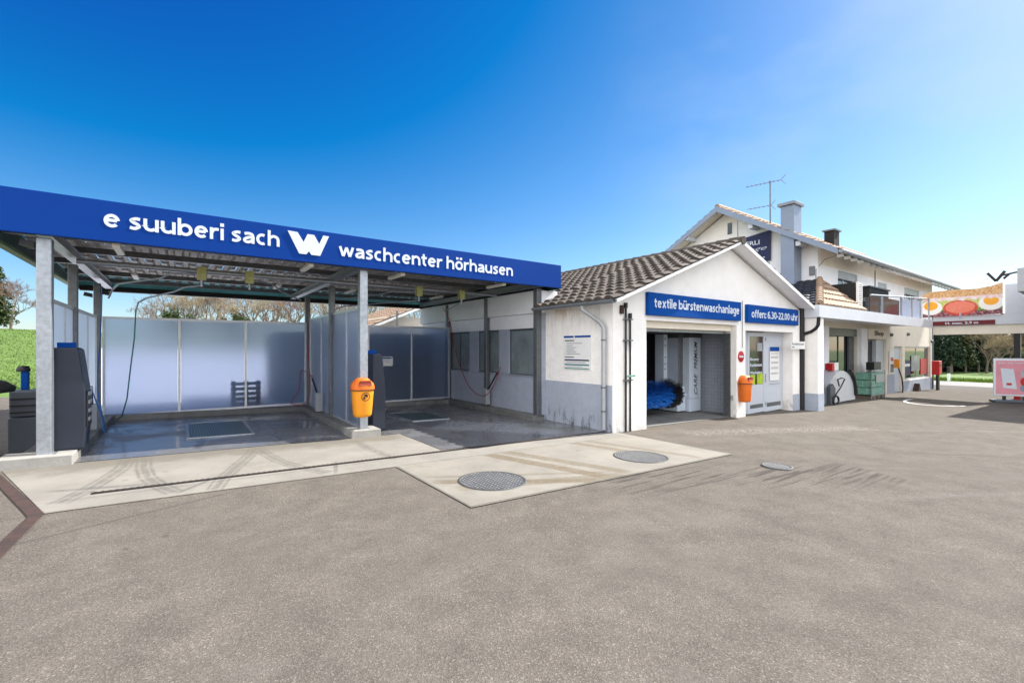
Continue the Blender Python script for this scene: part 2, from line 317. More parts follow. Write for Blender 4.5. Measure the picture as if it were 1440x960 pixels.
M['whitepaint'] = pmat('white_paint', (.80, .80, .79), .5, var=.04, vs=4)
M['paleblue'] = pmat('pale_grey_fascia', (.62, .65, .70), .6, var=.05, vs=2)
M['chimney'] = pmat('grey_chimney_cladding', (.24, .29, .38), .5, .1, var=.06)
M['iron'] = pmat('cast_iron', (.09, .09, .09), .6, .2, var=.25, vs=12, bump=.3)
M['rust'] = pmat('rusty_iron', (.05, .028, .02), .7, .2, var=.4, vs=20)
M['cover'] = brick_mat('chequer_cover_iron', (.30, .31, .32), (.20, .205, .21), (.035, .035, .035), 10, .5, .5, axis='XY', offset=0, rough=.5, bump=.8, ms=.12)
M['grating'] = brick_mat('steel_grating', (.16, .24, .26), (.12, .20, .22), (.015, .02, .02), 12, .5, .5, axis='XY', offset=0, rough=.4, bump=1, ms=.12)
M['tileA'] = pmat('weathered_concrete_tile', (.10, .083, .070), .85, var=.5, vs=5, bump=.4, dark=(.04, .035, .03), dpos=(.5, .62))
M['slate'] = pmat('shaded_dark_tile', (.022, .028, .042), .6, var=.5, vs=6, bump=.3)  # dark weathered tile; house shade on the side slope put into the colour
M['tileB'] = pmat('tan_clay_tile', (.33, .235, .165), .8, var=.25, vs=5, bump=.3, dark=(.22, .14, .10), dpos=(.58, .72))
M['gutter'] = pmat('zinc_gutter', (.24, .26, .28), .45, .5, var=.15)
M['wood'] = pmat('grey_timber', (.14, .11, .085), .8, var=.3, vs=4, stretch=(1, 1, 8))
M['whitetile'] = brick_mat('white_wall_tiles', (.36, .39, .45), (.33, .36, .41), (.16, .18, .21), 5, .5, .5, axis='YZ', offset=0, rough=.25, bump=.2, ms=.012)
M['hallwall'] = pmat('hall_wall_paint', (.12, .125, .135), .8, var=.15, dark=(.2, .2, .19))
M['machine'] = pmat('machine_enamel', (.62, .70, .80), .4, var=.08, dark=(.3, .3, .3), dpos=(.66, .8))
M['bristleblue'] = pmat('blue_bristles', (.010, .13, .50), .6, var=.4, vs=20); M['bristledark'] = pmat('black_bristles', (.012, .015, .02), .7, var=.3, vs=20)
M['silver'] = pmat('brushed_silver', (.66, .70, .76), .35, .35, var=.05)
M['green'] = pmat('green_crate_plastic', (.16, .34, .27), .5, var=.5, vs=12)
M['pink'] = pmat('pink_poster', (.70, .30, .36), .5, var=.15, vs=1.2)
M['lime'] = pmat('lime_sticker', (.36, .50, .02), .5, var=.3, vs=6)
M['grass'] = pmat('meadow_grass', (.10, .17, .03), .9, var=.25, vs=.25, bump=.6, bs=3, dark=(.08, .14, .025))
M['field_tuft'] = pmat('field_blades', (.12, .19, .04), .9, var=.4, vs=1)
M['verge'] = pmat('bright_verge_grass', (.13, .21, .02), .9, var=.3, vs=3)
M['bark'] = pmat('grey_brown_bark', (.15, .115, .085), .9, var=.3, vs=6)
M['twig'] = pmat('tan_twigs', (.33, .26, .155), .9, var=.3, vs=1.2)
M['twigred'] = pmat('reddish_twigs', (.20, .12, .10), .9, var=.25, vs=1.2)
M['ivy'] = pmat('ivy_leaves', (.05, .08, .015), .7, var=.6, vs=2.5)
M['needle'] = pmat('dark_conifer_needles', (.028, .055, .030), .8, var=.5, vs=1.5)
M['needle2'] = pmat('olive_conifer_needles', (.05, .075, .022), .8, var=.5, vs=1.5)
M['roadpale'] = pmat('pale_road_surface', (.22, .21, .20), .85, var=.1, vs=.6, bump=.3)
M['yard'] = pmat('pale_yard_gravel', (.50, .50, .54), .85, var=.1, vs=.8)
M['dirt'] = pmat('field_edge_dirt', (.20, .15, .09), .95, var=.3, vs=1)
M['food'] = food_mat()
def stain_tone(m, z0, z1, col, amt, sc=3., stretch=(1, 1, .4), lo=.45, hi=.62):
    """irregular stain between heights z0 (none) and z1 (full) on a wall"""
    g = NB(m); b = m.node_tree.nodes['Principled BSDF']; old = b.inputs['Base Color'].links[0].from_socket
    tc = g.n('ShaderNodeTexCoord'); sp = g.n('ShaderNodeSeparateXYZ'); g.l(tc.outputs['Object'], sp.inputs[0])
    mp = g.n('ShaderNodeMapping'); mp.inputs['Scale'].default_value = stretch; g.l(tc.outputs['Object'], mp.inputs[0])
    k = g.math('MULTIPLY', g.step(sp.outputs[2], z0, z1) if z0 < z1 else g.math('SUBTRACT', 1, g.step(sp.outputs[2], z1, z0)), g.step(g.noise(mp.outputs[0], sc, 7, .7), lo, hi))
    g.l(g.mix(g.math('MULTIPLY', k, amt), old, col), b.inputs['Base Color'])
stain_tone(M['side_plaster'], 2.1, 2.5, (.50, .34, .17), .6, 2.5); stain_tone(M['side_plaster'], 1.5, 2.6, (.55, .50, .42), .35, 5, (2, 2, .25))
M['plinth2'] = M['plinth'].copy(); M['plinth2'].name = 'grey_plinth_paint_clean'
stain_tone(M['plinth'], .35, -.25, (.05, .055, .045), .8, 5, (1.5, 1.5, .5), .50, .60)
stain_tone(M['plaster'], .25, -.35, (.35, .32, .27), .6, 6, (1, 1, .6), .42, .6); stain_tone(M['plaster'], 3.0, 4.4, (.70, .62, .50), .35, 1.2, (1, 1, .5))  # splash dirt at the foot; patchy tan tone towards the gable top
stain_tone(M['plaster2'], 4.6, 5.8, (.74, .62, .46), .35, .8, (1, 1, .4), .3, .6)  # patchy tan tone growing towards the top of the house walls
M['tube'] = pmat('lamp_diffuser', (.80, .78, .70), .4, var=.05)

# ------------------------------------------------------------------ geometry helpers
def gz(x): return -.0257*max(-40, min(60, x))
class MB:
    def __init__(s): s.v = []; s.f = []; s.mi = []; s.sm = []
    def _add(s, vs, fs, mi=0, sm=False):
        k = len(s.v); s.v += [Vector(p) for p in vs]
        for f in fs: s.f.append([i+k for i in f]); s.mi.append(mi); s.sm.append(sm)
        return s
    def hexa(s, p, mi=0):      # 8 points: bottom 4 ccw, top 4 ccw
        return s._add(p, [(3, 2, 1, 0), (4, 5, 6, 7), (0, 1, 5, 4), (1, 2, 6, 5), (2, 3, 7, 6), (3, 0, 4, 7)], mi)
    def box(s, x0, x1, y0, y1, z0, z1, mi=0):
        if x0 > x1: x0, x1 = x1, x0
        if y0 > y1: y0, y1 = y1, y0
        if z0 > z1: z0, z1 = z1, z0
        return s.hexa([(x0, y0, z0), (x1, y0, z0), (x1, y1, z0), (x0, y1, z0), (x0, y0, z1), (x1, y0, z1), (x1, y1, z1), (x0, y1, z1)], mi)
    def bar(s, a, b, w, h=None, mi=0, up=(0, 0, 1)):     # rectangular bar from a to b
        a = Vector(a); b = Vector(b); h = h or w; d = (b-a).normalized(); u = Vector(up)
        if abs(d.dot(u)) > .98: u = Vector((0, 1, 0))
        r = d.cross(u).normalized(); u = r.cross(d)
        p = [q + r*i*w/2 + u*j*h/2 for q in (a, b) for i, j in ((-1, -1), (1, -1), (1, 1), (-1, 1))]
        return s._add(p, [(3, 2, 1, 0), (4, 5, 6, 7), (0, 1, 5, 4), (1, 2, 6, 5), (2, 3, 7, 6), (3, 0, 4, 7)], mi)
    def tube(s, pts, r, n=8, mi=0, caps=True, r2=None, sm=True):
        pts = [Vector(p) for p in pts]; m = len(pts); rings = []
        u = None
        for i, p in enumerate(pts):
            d = (pts[min(i+1, m-1)]-pts[max(i-1, 0)]).normalized()
            if u is None: u = d.orthogonal().normalized()
            else: u = (u - d*u.dot(d)).normalized()
            w = d.cross(u); rr = r if r2 is None else r+(r2-r)*i/(m-1)
            rings.append([p + (u*cos(2*pi*k/n)+w*sin(2*pi*k/n))*rr for k in range(n)])
        vs = [q for g in rings for q in g]; fs = []
        for i in range(m-1):
            for k in range(n): fs.append((i*n+k, i*n+(k+1) % n, (i+1)*n+(k+1) % n, (i+1)*n+k))
        s._add(vs, fs, mi, sm)
        if caps:
            s._add(rings[0], [tuple(range(n))[::-1]], mi); s._add(rings[-1], [tuple(range(n))], mi)
        return s
    def prism(s, poly, vec, mi=0):       # poly: 3D points of a planar outline; extruded by vec (concave ok)
        from mathutils.geometry import tessellate_polygon
        poly = [Vector(p) for p in poly]; vec = Vector(vec); n = len(poly)
        nrm = Vector((0, 0, 0))
        for i in range(n): nrm += poly[i].cross(poly[(i+1) % n])
        if nrm.dot(vec) > 0: poly = poly[::-1]
        t = tessellate_polygon([poly])
        def orient(f):
            a, b, c = (poly[i] for i in f)
            return f if (b-a).cross(c-a).dot(vec) < 0 else f[::-1]
        t = [orient(f) for f in t]
        vs = poly + [p+vec for p in poly]
        fs = [tuple(f) for f in t] + [tuple(i+n for i in f[::-1]) for f in t]
        for i in range(n): j = (i+1) % n; fs.append((j, i, i+n, j+n))
        return s._add(vs, fs, mi)
    def lathe(s, c, prof, n=24, mi=0, axis='Z'):
        c = Vector(c); vs = []
        for r, h in prof:
            for k in range(n):
                a = 2*pi*k/n
                if axis == 'Z': vs.append(c+Vector((r*cos(a), r*sin(a), h)))
                elif axis == 'X': vs.append(c+Vector((h, r*cos(a), r*sin(a))))
                else: vs.append(c+Vector((r*sin(a), h, r*cos(a))))
        fs = []
        for i in range(len(prof)-1):
            for k in range(n): fs.append((i*n+k, i*n+(k+1) % n, (i+1)*n+(k+1) % n, (i+1)*n+k))
        return s._add(vs, fs, mi, True)
    def build(s, name, mats, parent=None, bevel=0, seg=2):
        me = bpy.data.meshes.new(name)
        off = WL(parent)
        me.from_pydata([tuple(v-off) for v in s.v], [], s.f)
        if not isinstance(mats, (list, tuple)): mats = [mats]
        for m in mats: me.materials.append(M[m] if isinstance(m, str) else m)
        me.polygons.foreach_set('material_index', s.mi); me.polygons.foreach_set('use_smooth', s.sm)
        me.update()
        o = bpy.data.objects.new(name, me); COL.objects.link(o)
        if parent: o.parent = parent
        if bevel:
            b = o.modifiers.new('bevel', 'BEVEL'); b.width = bevel; b.segments = seg; b.limit_method = 'ANGLE'; b.angle_limit = R_(40)
        return o
def WL(o):
    v = Vector((0, 0, 0))
    while o: v += Vector(o.location); o = o.parent
    return v
def tag(o, label=None, cat=None, group=None, kind=None):
    for k, v in (('label', label), ('category', cat), ('group', group), ('kind', kind)):
        if v: o[k] = v
    return o
def thing(name, loc, label, cat, group=None):
    o = bpy.data.objects.new(name, None); COL.objects.link(o); o.location = loc; o.empty_display_size = .2
    return tag(o, label, cat, group)
def struct(o): o['kind'] = 'structure'; return o
def dup(root, loc=None, rz=None, label=None, scale=None):
    def rec(o, par):
        c = o.copy(); COL.objects.link(c); c.parent = par
        for ch in list(KIDS(o)): rec(ch, c)
        return c
    r = rec(root, root.parent)
    if loc is not None: r.location = loc
    if rz is not None: r.rotation_euler = (0, 0, rz)
    if scale is not None: r.scale = scale if isinstance(scale, tuple) else (scale,)*3
    if label: r['label'] = label
    return r
def KIDS(o): return [c for c in COL.objects if c.parent == o]
XR, YL = Vector((1, 0, 0)), Vector((0, -1, 0))
def text(name, body, m, parent, org, right, w, h, depth=.012, bold=.02, shear=0, up=(0, 0, 1), mb=None):
    """lettering stretched to a box w x h whose lower left corner is org, facing right x up"""
    cu = bpy.data.curves.new('t', 'FONT'); cu.body = body; cu.offset = bold; cu.extrude = .01; cu.resolution_u = 3; cu.shear = shear
    cu.align_x = 'LEFT'
    to = bpy.data.objects.new('t', cu); COL.objects.link(to)
    dg = bpy.context.evaluated_depsgraph_get(); me = bpy.data.meshes.new_from_object(to.evaluated_get(dg))
    vs = [v.co.copy() for v in me.vertices]; fs = [tuple(p.vertices) for p in me.polygons]
    bpy.data.objects.remove(to); bpy.data.curves.remove(cu); bpy.data.meshes.remove(me)
    x0 = min(v.x for v in vs); x1 = max(v.x for v in vs); y0 = min(v.y for v in vs); y1 = max(v.y for v in vs)
    r = Vector(right); u = Vector(up); n = r.cross(u).normalized(); org = Vector(org)
    out = [org + r*((v.x-x0)/(x1-x0)*w) + u*((v.y-y0)/(y1-y0)*h) + n*(depth if v.z > 0 else -.001) for v in vs]
    b = mb or MB(); b._add(out, fs)
    return b if mb else b.build(name, m, parent)
def arc(cx, cy, rx, ry, a0, a1, n=14): return [(cx+rx*cos(R_(a0+(a1-a0)*i/n)), cy+ry*sin(R_(a0+(a1-a0)*i/n))) for i in range(n+1)]
def crv(p, n=6):
    out = []
    for i in range(len(p)-1):
        p0, p1, p2, p3 = p[max(i-1, 0)], p[i], p[i+1], p[min(i+2, len(p)-1)]
        for k in range(n):
            u = k/n; out.append(tuple(.5*((2*b)+(c-a)*u+(2*a-5*b+4*c-d)*u*u+(3*b-a-3*c+d)*u**3) for a, b, c, d in zip(p0, p1, p2, p3)))
    return out+[p[-1]]
sw = .245; hh_ = sw/2                      # stem width of a bold humanist sans, x-height = 1
def DOT(x, y, s=.29): return [(x, y-s/2), (x, y+s/2)]
GLY = {
 'o': (1.02, [arc(.51, .5, .51-hh_, .5-hh_+.02, 0, 360, 26)]),
 'e': (.98, [[(.2, .53), (.80, .53)], arc(.49, .5, .49-hh_, .5-hh_+.02, 4, 318, 24)]),
 'c': (.82, [arc(.50, .5, .50-hh_, .5-hh_+.02, 62, 298, 18)]),
 's': (.78, [crv([(.70, .86), (.44, .885), (.16, .74), (.30, .57), (.50, .47), (.63, .29), (.38, .115), (.06, .16)])]),
 'u': (1.0, [[(hh_, 1), (hh_, .45)]+arc(.47, .45, .47-hh_, .45-hh_, 180, 325, 12), [(1-hh_, 1), (1-hh_, 0)]]),
 'n': (1.0, [[(hh_, 0), (hh_, 1)], arc(.52, .55, .48-hh_, .47-hh_, 150, 0, 12)+[(1-hh_, 0)]]),
 'h': (1.0, [[(hh_, 0), (hh_, 1.42)], arc(.52, .55, .48-hh_, .47-hh_, 150, 0, 12)+[(1-hh_, 0)]]),
 'r': (.66, [[(hh_, 0), (hh_, 1)], crv([(hh_, .52), (.25, .78), (.44, .875), (.66, .875)])]),
 'i': (.27, [[(hh_, 0), (hh_, 1)], DOT(hh_, 1.30)]),
 'l': (.27, [[(hh_, 0), (hh_, 1.42)]]),
 'b': (1.04, [[(hh_, 0), (hh_, 1.42)], arc(.54, .5, .50-hh_, .5-hh_+.01, 0, 360, 26)]),
 'a': (.92, [[(.92-hh_, 0), (.92-hh_, .62)], crv([(.12, .83), (.42, .885), (.70, .82), (.92-hh_, .60)]), crv([(.80, .56), (.45, .53), (.15, .36), (.16, .18), (.38, .115), (.62, .20), (.80, .36)])]),
 'w': (1.46, [[(.10, 1), (.41, .06)], [(.41, .06), (.73, .94)], [(.73, .94), (1.05, .06)], [(1.05, .06), (1.36, 1)]]),
 't': (.66, [[(.28, 1.28), (.28, .36)]+arc(.50, .34, .22, .225, 180, 285, 8), [(.0, .885), (.64, .885)]]),
 'x': (1.0, [[(.14, 1), (.86, 0)], [(.86, 1), (.14, 0)]]),
 'g': (1.02, [arc(.49, .5, .47-hh_, .5-hh_+.01, 0, 360, 26), [(1.02-hh_, 1), (1.02-hh_, -.05)]+arc(.50, -.05, .52-hh_, .36-hh_+.03, 0, -120, 10)]),
 'f': (.62, [arc(.50, 1.08, .24, .23, 80, 180, 8)+[(.26, 0)], [(.0, .885), (.58, .885)]]),
 '6': (.94, [arc(.47, .43, .47-hh_, .43-hh_, 0, 360, 24), crv([(.14, .45), (.19, .85), (.42, 1.14), (.76, 1.20)])]),
 '3': (.86, [crv([(.08, 1.17), (.40, 1.20), (.66, 1.0), (.55, .78), (.30, .70)]), crv([(.30, .70), (.62, .62), (.72, .38), (.52, .14), (.06, .14)])]),
 '0': (.96, [arc(.48, .66, .48-hh_, .66-hh_, 0, 360, 28)]),
 '2': (.88, [crv([(.08, 1.10), (.40, 1.20), (.70, .98), (.62, .68), (.36, .40), (.14, .13)]), [(.03, .125), (.86, .125)]]),
 '.': (.30, [DOT(.15, .145)]), ':': (.30, [DOT(.15, .145), DOT(.15, .80)]), '-': (.55, [[(.05, .50), (.50, .50)]])}
GLY['ö'] = (GLY['o'][0], GLY['o'][1]+[DOT(.27, 1.30, .26), DOT(.75, 1.30, .26)]); GLY['ü'] = (GLY['u'][0], GLY['u'][1]+[DOT(.27, 1.30, .26), DOT(.73, 1.30, .26)])
def bold_text(name, body, m, parent, org, right, w, h, depth=.006):
    """one mesh per word run: flat bold letters built from strokes, stretched to the box w x h"""
    polys = []; x = 0
    for ch in body:
        if ch == ' ': x += .42; continue
        W_, st = GLY[ch]
        for si, p in enumerate(st):
            P_ = [Vector((a+x, b)) for a, b in p]; n = len(P_); L_, R2 = [], []
            closed = (P_[0]-P_[-1]).length < 1e-4
            for i in range(n):
                a = P_[i-1] if i else (P_[-2] if closed else None); b = P_[i+1] if i < n-1 else (P_[1] if closed else None)
                d1 = (P_[i]-a).normalized() if a is not None else None; d2 = (b-P_[i]).normalized() if b is not None else None
                if d1 is None: d1 = d2
                if d2 is None: d2 = d1
                t_ = (d1+d2).normalized(); nn = Vector((-t_.y, t_.x)); k = hh_/max(.5, nn.dot(Vector((-d1.y, d1.x)))) 
                if ch in '.:öüi' and len(p) == 2 and abs(p[0][1]-p[1][1]) < .31: k = .145
                L_.append(P_[i]+nn*k); R2.append(P_[i]-nn*k)
            polys.append((L_, R2, si))
        x += W_+.13
    allp = [q for L_, R2, _ in polys for q in L_+R2]
    x0 = min(q.x for q in allp); x1 = max(q.x for q in allp); y0 = min(q.y for q in allp); y1 = max(q.y for q in allp)
    r = Vector(right); u = Vector((0, 0, 1)); nrm = r.cross(u).normalized(); org = Vector(org); b = MB()
    f = lambda q, d: org+r*((q.x-x0)/(x1-x0)*w)+u*((q.y-y0)/(y1-y0)*h)+nrm*d
    for L_, R2, si in polys:
        d = depth+si*.0006; n = len(L_)
        vs = [f(q, d) for q in L_]+[f(q, d) for q in R2]+[f(q, -.001) for q in L_]+[f(q, -.001) for q in R2]
        fs = [(i, n+i, n+i+1, i+1) for i in range(n-1)]+[(i, i+1, 2*n+i+1, 2*n+i) for i in range(n-1)]+[(n+i+1, n+i, 3*n+i, 3*n+i+1) for i in range(n-1)]
        fs += [(n, 0, 2*n, 3*n), (n-1, 2*n-1, 4*n-1, 3*n-1)]
        b._add(vs, fs)
    return b.build(name, m, parent)
def tiled(mb, p0, ev, sv, row=.33, col=.30, amp=.028, step=.035, mi=0, seg=6):
    """tile field: p0 lower corner, ev along the eave, sv up the slope; real stepped pan tiles"""
    p0 = Vector(p0); ev = Vector(ev); sv = Vector(sv); n = ev.cross(sv).normalized()
    if n.z < 0: n = -n
    R = max(1, round(sv.length/row)); C = max(1, round(ev.length/col)); N = C*seg
    prof = [amp*(abs(sin(pi*k/seg))**.8) for k in range(seg)]
    for r in range(R):
        a = []; b = []; d = []
        jit = random.uniform(-.004, .004)
        for k in range(N+1):
            h = prof[k % seg]; q = p0 + ev*(k/N)
            a.append(q + sv*((r-.08)/R) + n*(h+step+jit)); b.append(q + sv*((r+1)/R) + n*(h+.004+jit)); d.append(q + sv*((r-.08)/R) + n*(h*.6))
        k0 = len(a)
        vs = a+b+d; fs = []
        for k in range(N): fs.append((k, k+1, k0+k+1, k0+k)); fs.append((2*k0+k, 2*k0+k+1, k+1, k))
        mb._add(vs, fs, mi)
    return mb

# ------------------------------------------------------------------ ground, asphalt, concrete
def sstep(a, b, x):
    t = max(0, min(1, (x-a)/(b-a))); return t*t*(3-2*t)
def hgt(x, y):
    return gz(x) + 3.9*sstep(24, 105, y)*(1-sstep(28, 60, x)) + 1.0*sstep(62, 120, x)*0
def axis(lo, hi, fine, mid):
    out = []; v = lo
    while v < hi:
        out.append(v); a = abs(v-mid); v += fine if a < 60 else fine*4 if a < 160 else 60
    return out + [hi]
xs = sorted(set(axis(-600, 600, 4, 0) + [60.0, -40.0])); ys = sorted(set(axis(-400, 900, 4, 40) + [24.0]))
mb = MB(); vs = [(x, y, hgt(x, y)) for y in ys for x in xs]; nx = len(xs)
mb._add(vs, [(j*nx+i, j*nx+i+1, (j+1)*nx+i+1, (j+1)*nx+i) for j in range(len(ys)-1) for i in range(nx-1)], 0, True)
struct(mb.build('grass_field', 'grass'))
def sheet(name, poly, m, lift):
    """flat sheet following the tilted forecourt; triangulated outline"""
    from mathutils.geometry import tessellate_polygon
    vs = [Vector((x, y, gz(x)+lift)) for x, y in poly]
    if sum(vs[i].x*vs[(i+1) % len(vs)].y-vs[(i+1) % len(vs)].x*vs[i].y for i in range(len(vs))) < 0: vs = vs[::-1]
    b = MB(); t = [tuple(f) for f in tessellate_polygon([vs])]
    t = [f if (vs[f[1]]-vs[f[0]]).cross(vs[f[2]]-vs[f[0]]).z > 0 else f[::-1] for f in t]
    b._add(vs, t); return struct(b.build(name, m))
sheet('asphalt_forecourt', [(-40, -60), (46, -60), (46, 20), (-40, 20)], 'asphalt', .008)
sheet('dirt_track', [(-40, 20), (-6, 20), (-6, 22.6), (-40, 22.6)], 'dirt', .012)
sheet('road', [(46, -60), (57, -60), (57, 60), (46, 60)], 'roadpale', .008)
b = MB(); n_ = 24; vs = [(x, y, hgt(x, y)+.03) for y in [13.25+i*1.9 for i in range(n_)] for x in (-2.6-(y-13)*.10, 1, 5, 9, 13)]
b._add(vs, [(j*5+i, j*5+i+1, j*5+i+6, j*5+i+5) for j in range(n_-1) for i in range(4)]); struct(b.build('pane_backing_ground', 'yard'))  # pale ground added behind the bays, unseen, to brighten the rear panes
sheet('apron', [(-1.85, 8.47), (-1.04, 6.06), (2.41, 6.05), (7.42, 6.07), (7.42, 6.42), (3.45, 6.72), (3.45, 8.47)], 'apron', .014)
sheet('concrete_patch', [(2.42, 4.04), (7.46, 3.98), (7.42, 6.06), (2.41, 6.04)], 'patch', .018)
sheet('bay_floor', [(-1.2, 8.48), (3.46, 8.48), (3.46, 6.73), (7.30, 6.45), (7.30, 13.0), (-1.2, 13.0)], 'bayfloor', .018)  # wet concrete; dark front outline also draws the roof and hall shadow edges
sheet('paver_strip', [(-1.79, 8.17), (-1.04, 6.055), (-1.08, 4.95), (-1.2, 2.0), (-1.5, -3), (-1.62, -3), (-1.31, 2.0), (-1.17, 5.32), (-1.14, 6.01), (-1.61, 7.37), (-1.92, 8.25)], 'paver', .020)
sheet('wash_hall_floor', [(8.3, 6.6), (12.8, 6.6), (12.8, 14), (8.3, 14)], 'kerbdark', .016)
# kerbs around the wash bays (one cast piece each)
def kerb(x0, x1, y0, y1, h, m='kerbdark', name='kerb', bev=.012):
    b = MB()
    p = [(x0, y0, gz(x0)), (x1, y0, gz(x1)), (x1, y1, gz(x1)), (x0, y1, gz(x0))]
    b.hexa([(x, y, z-.1) for x, y, z in p] + [(x, y, z+h) for x, y, z in p]); return b.build(name, m, bevel=bev)
struct(kerb(-1.75, -1.16, 8.80, 13.18, .13))
struct(kerb(-1.16, 6.86, 12.86, 13.18, .13))
struct(kerb(2.55, 3.02, 8.95, 12.86, .13))
struct(kerb(6.86, 7.20, 8.55, 13.18, .14))
tag(kerb(-1.88, -1.17, 8.36, 8.80, .15, 'kerb', 'post_plinth'), 'low concrete plinth under the leftmost galvanised canopy post', 'plinth')
tag(kerb(2.52, 3.06, 8.42, 8.95, .15, 'kerb', 'post_plinth'), 'low concrete plinth under the post that carries the yellow litter bin', 'plinth')

# linear drain with slots
t = thing('drain_channel', (3.3, 6.62, gz(3.3)), 'long narrow slotted drain channel running across the concrete apron', 'drain')
b = MB()
for x0, x1 in ((-.78, 7.25),):
    b.hexa([(x0, 6.575, gz(x0)+.0), (x1, 6.575, gz(x1)+.0), (x1, 6.645, gz(x1)), (x0, 6.645, gz(x0)), (x0, 6.575, gz(x0)+.022), (x1, 6.575, gz(x1)+.022), (x1, 6.645, gz(x1)+.022), (x0, 6.645, gz(x0)+.022)])
b.build('channel', 'rubber', t)
b = MB(); x = -.76
while x < 7.2: b.box(x, x+.022, 6.582, 6.638, gz(x)+.01, gz(x)+.027); x += .06
b.build('slotted_grate', 'rust', t)
def floor_grate(x0, x1, y0, y1, label):
    t = thing('floor_grate', ((x0+x1)/2, (y0+y1)/2, gz((x0+x1)/2)), label, 'grate')
    z = lambda x: gz(x)+.019
    b = MB()
    for a in ((x0, x1, y0, y0+.04), (x0, x1, y1-.04, y1), (x0, x0+.04, y0+.04, y1-.04), (x1-.04, x1, y0+.04, y1-.04)):
        b.hexa([(a[0], a[2], z(a[0])), (a[1], a[2], z(a[1])), (a[1], a[3], z(a[1])), (a[0], a[3], z(a[0])), (a[0], a[2], z(a[0])+.015), (a[1], a[2], z(a[1])+.015), (a[1], a[3], z(a[1])+.015), (a[0], a[3], z(a[0])+.015)])
    b.build('frame', 'galv', t)
    b = MB(); a = (x0+.04, x1-.04, y0+.04, y1-.04)
    b.hexa([(a[0], a[2], z(a[0])), (a[1], a[2], z(a[1])), (a[1], a[3], z(a[1])), (a[0], a[3], z(a[0])), (a[0], a[2], z(a[0])+.010), (a[1], a[2], z(a[1])+.010), (a[1], a[3], z(a[1])+.010), (a[0], a[3], z(a[0])+.010)])
    b.build('grid', 'grating', t)
floor_grate(.08, 1.12, 9.73, 11.66, 'rectangular steel floor grate in the wet floor of the left wash bay')
floor_grate(4.3, 5.28, 9.8, 11.3, 'pale rectangular floor grate in the right wash bay')
def manhole(x, y, r, label, m='cover'):
    t = thing('manhole_cover', (x, y, gz(x)), label, 'manhole cover')
    b = MB(); b.lathe((x, y, gz(x)), [(r, .0), (r, .028), (r-.035, .028), (r-.035, .018)], 48); 
    for v in b.v: v.z += gz(v.x)-gz(x)
    b.build('frame', 'iron', t)
    b = MB(); n = 40; b._add([(x+(r-.038)*cos(2*pi*k/n), y+(r-.038)*sin(2*pi*k/n), gz(x+(r-.038)*cos(2*pi*k/n))+.026) for k in range(n)], [tuple(range(n))])
    b.build('lid', m, t)
manhole(3.16, 4.76, .43, 'large round chequered manhole cover on the near left part of the concrete patch')
manhole(5.93, 4.66, .43, 'round chequered manhole cover on the right part of the concrete patch')
manhole(7.2, 3.17, .21, 'small round drain cover set in the asphalt right of the concrete patch', 'cover')

# ------------------------------------------------------------------ wash canopy
CX0, CX1, CY0, CY1, CZ0, CZ1 = -2.15, 7.58, 8.36, 15.6, 3.07, 3.63
t = thing('wash_canopy', (2.8, 8.6, 0), 'long steel canopy over the wash bays with a blue lettered fascia', 'canopy')
b = MB(); b.box(CX0, CX1, CY0, CY0+.06, CZ0, CZ1)
fas = b.build('fascia', 'blue', t, bevel=.006)
bold_text('lettering', 'e suuberi sach', 'letter', fas, (-.86, CY0-.001, 3.265), XR, 2.18, .262)
bold_text('lettering', 'waschcenter hörhausen', 'letter', fas, (2.27, CY0-.001, 3.225), XR, 3.83, .262)
u0, u1, v0, v1 = 1.44, 2.10, 3.195, 3.56
W = [(.00, 1), (.23, .98), (.375, .56), (.47, .95), (.63, .95), (.755, .56), (.855, .98), (1, .98), (.78, 0), (.56, 0), (.505, .16), (.44, 0), (.27, 0)]
MB().prism([(u0+(u1-u0)*a, CY0-.002, v0+(v1-v0)*c) for a, c in W], (0, -.014, 0)).build('emblem', 'letter', fas)
MB().box(CX0, CX0+.05, CY0+.063, CY1, CZ0+.05, CZ1-.02).build('side_fascia', 'teal', t); MB().box(CX1-.05, CX1, CY0+.063, CY1, CZ0-.03, CZ1-.02).build('side_fascia', 'teal', t)
b = MB(); b.box(CX0-.004, CX0+.10, CY0+.063, CY1, CZ0, CZ0+.047); b.build('edge_trim', 'trimgreen', t)
b = MB(); b.box(CX0+.053, CX1-.053, CY1-.06, CY1, CZ0+.0, CZ1-.04); b.build('rear_fascia', 'teal', t)
b = MB(); b.box(CX0+.12, CX1-.06, CY1-.22, CY1-.065, CZ0-.04, CZ0+.09); b.build('rear_gutter', 'black', t)
rows = {-1.47: (8.6, 10.55, 13.3), 2.78: (8.62, 10.8, 13.28), 7.07: (8.66, 10.95, 13.3)}
for x, yy in rows.items():
    for i, y in enumerate(yy):
        w = .15 if i == 0 else .12
        g0 = gz(x)+(.14 if i == 0 or True else 0)
        b = MB(); b.box(x-w/2, x+w/2, y-w/2, y+w/2, g0-.02, 3.0 if i else 3.06)
        b.box(x-w/2-.05, x+w/2+.05, y-w/2-.05, y+w/2+.05, g0-.025, g0+.008)
        b.build('post', 'galv' if i == 0 and x < 7 else 'galvdark', t, bevel=.012)
    b = MB()
    xx = x
    b.box(xx-.055, xx+.055, 8.50, CY1-.25, 3.105, 3.21)
    b.box(xx-.075, xx+.075, 8.50, CY1-.25, 3.214, 3.226).box(xx-.075, xx+.075, 8.50, CY1-.25, 3.089, 3.101)
    b.build('beam', 'galv', t)
for y in (9.45, 10.68, 12.15, 13.7, 15.1):
    b = MB(); b.box(CX0+.12, CX1-.08, y-.05, y+.05, 3.23, 3.33); b.build('purlin', 'galvdark', t)
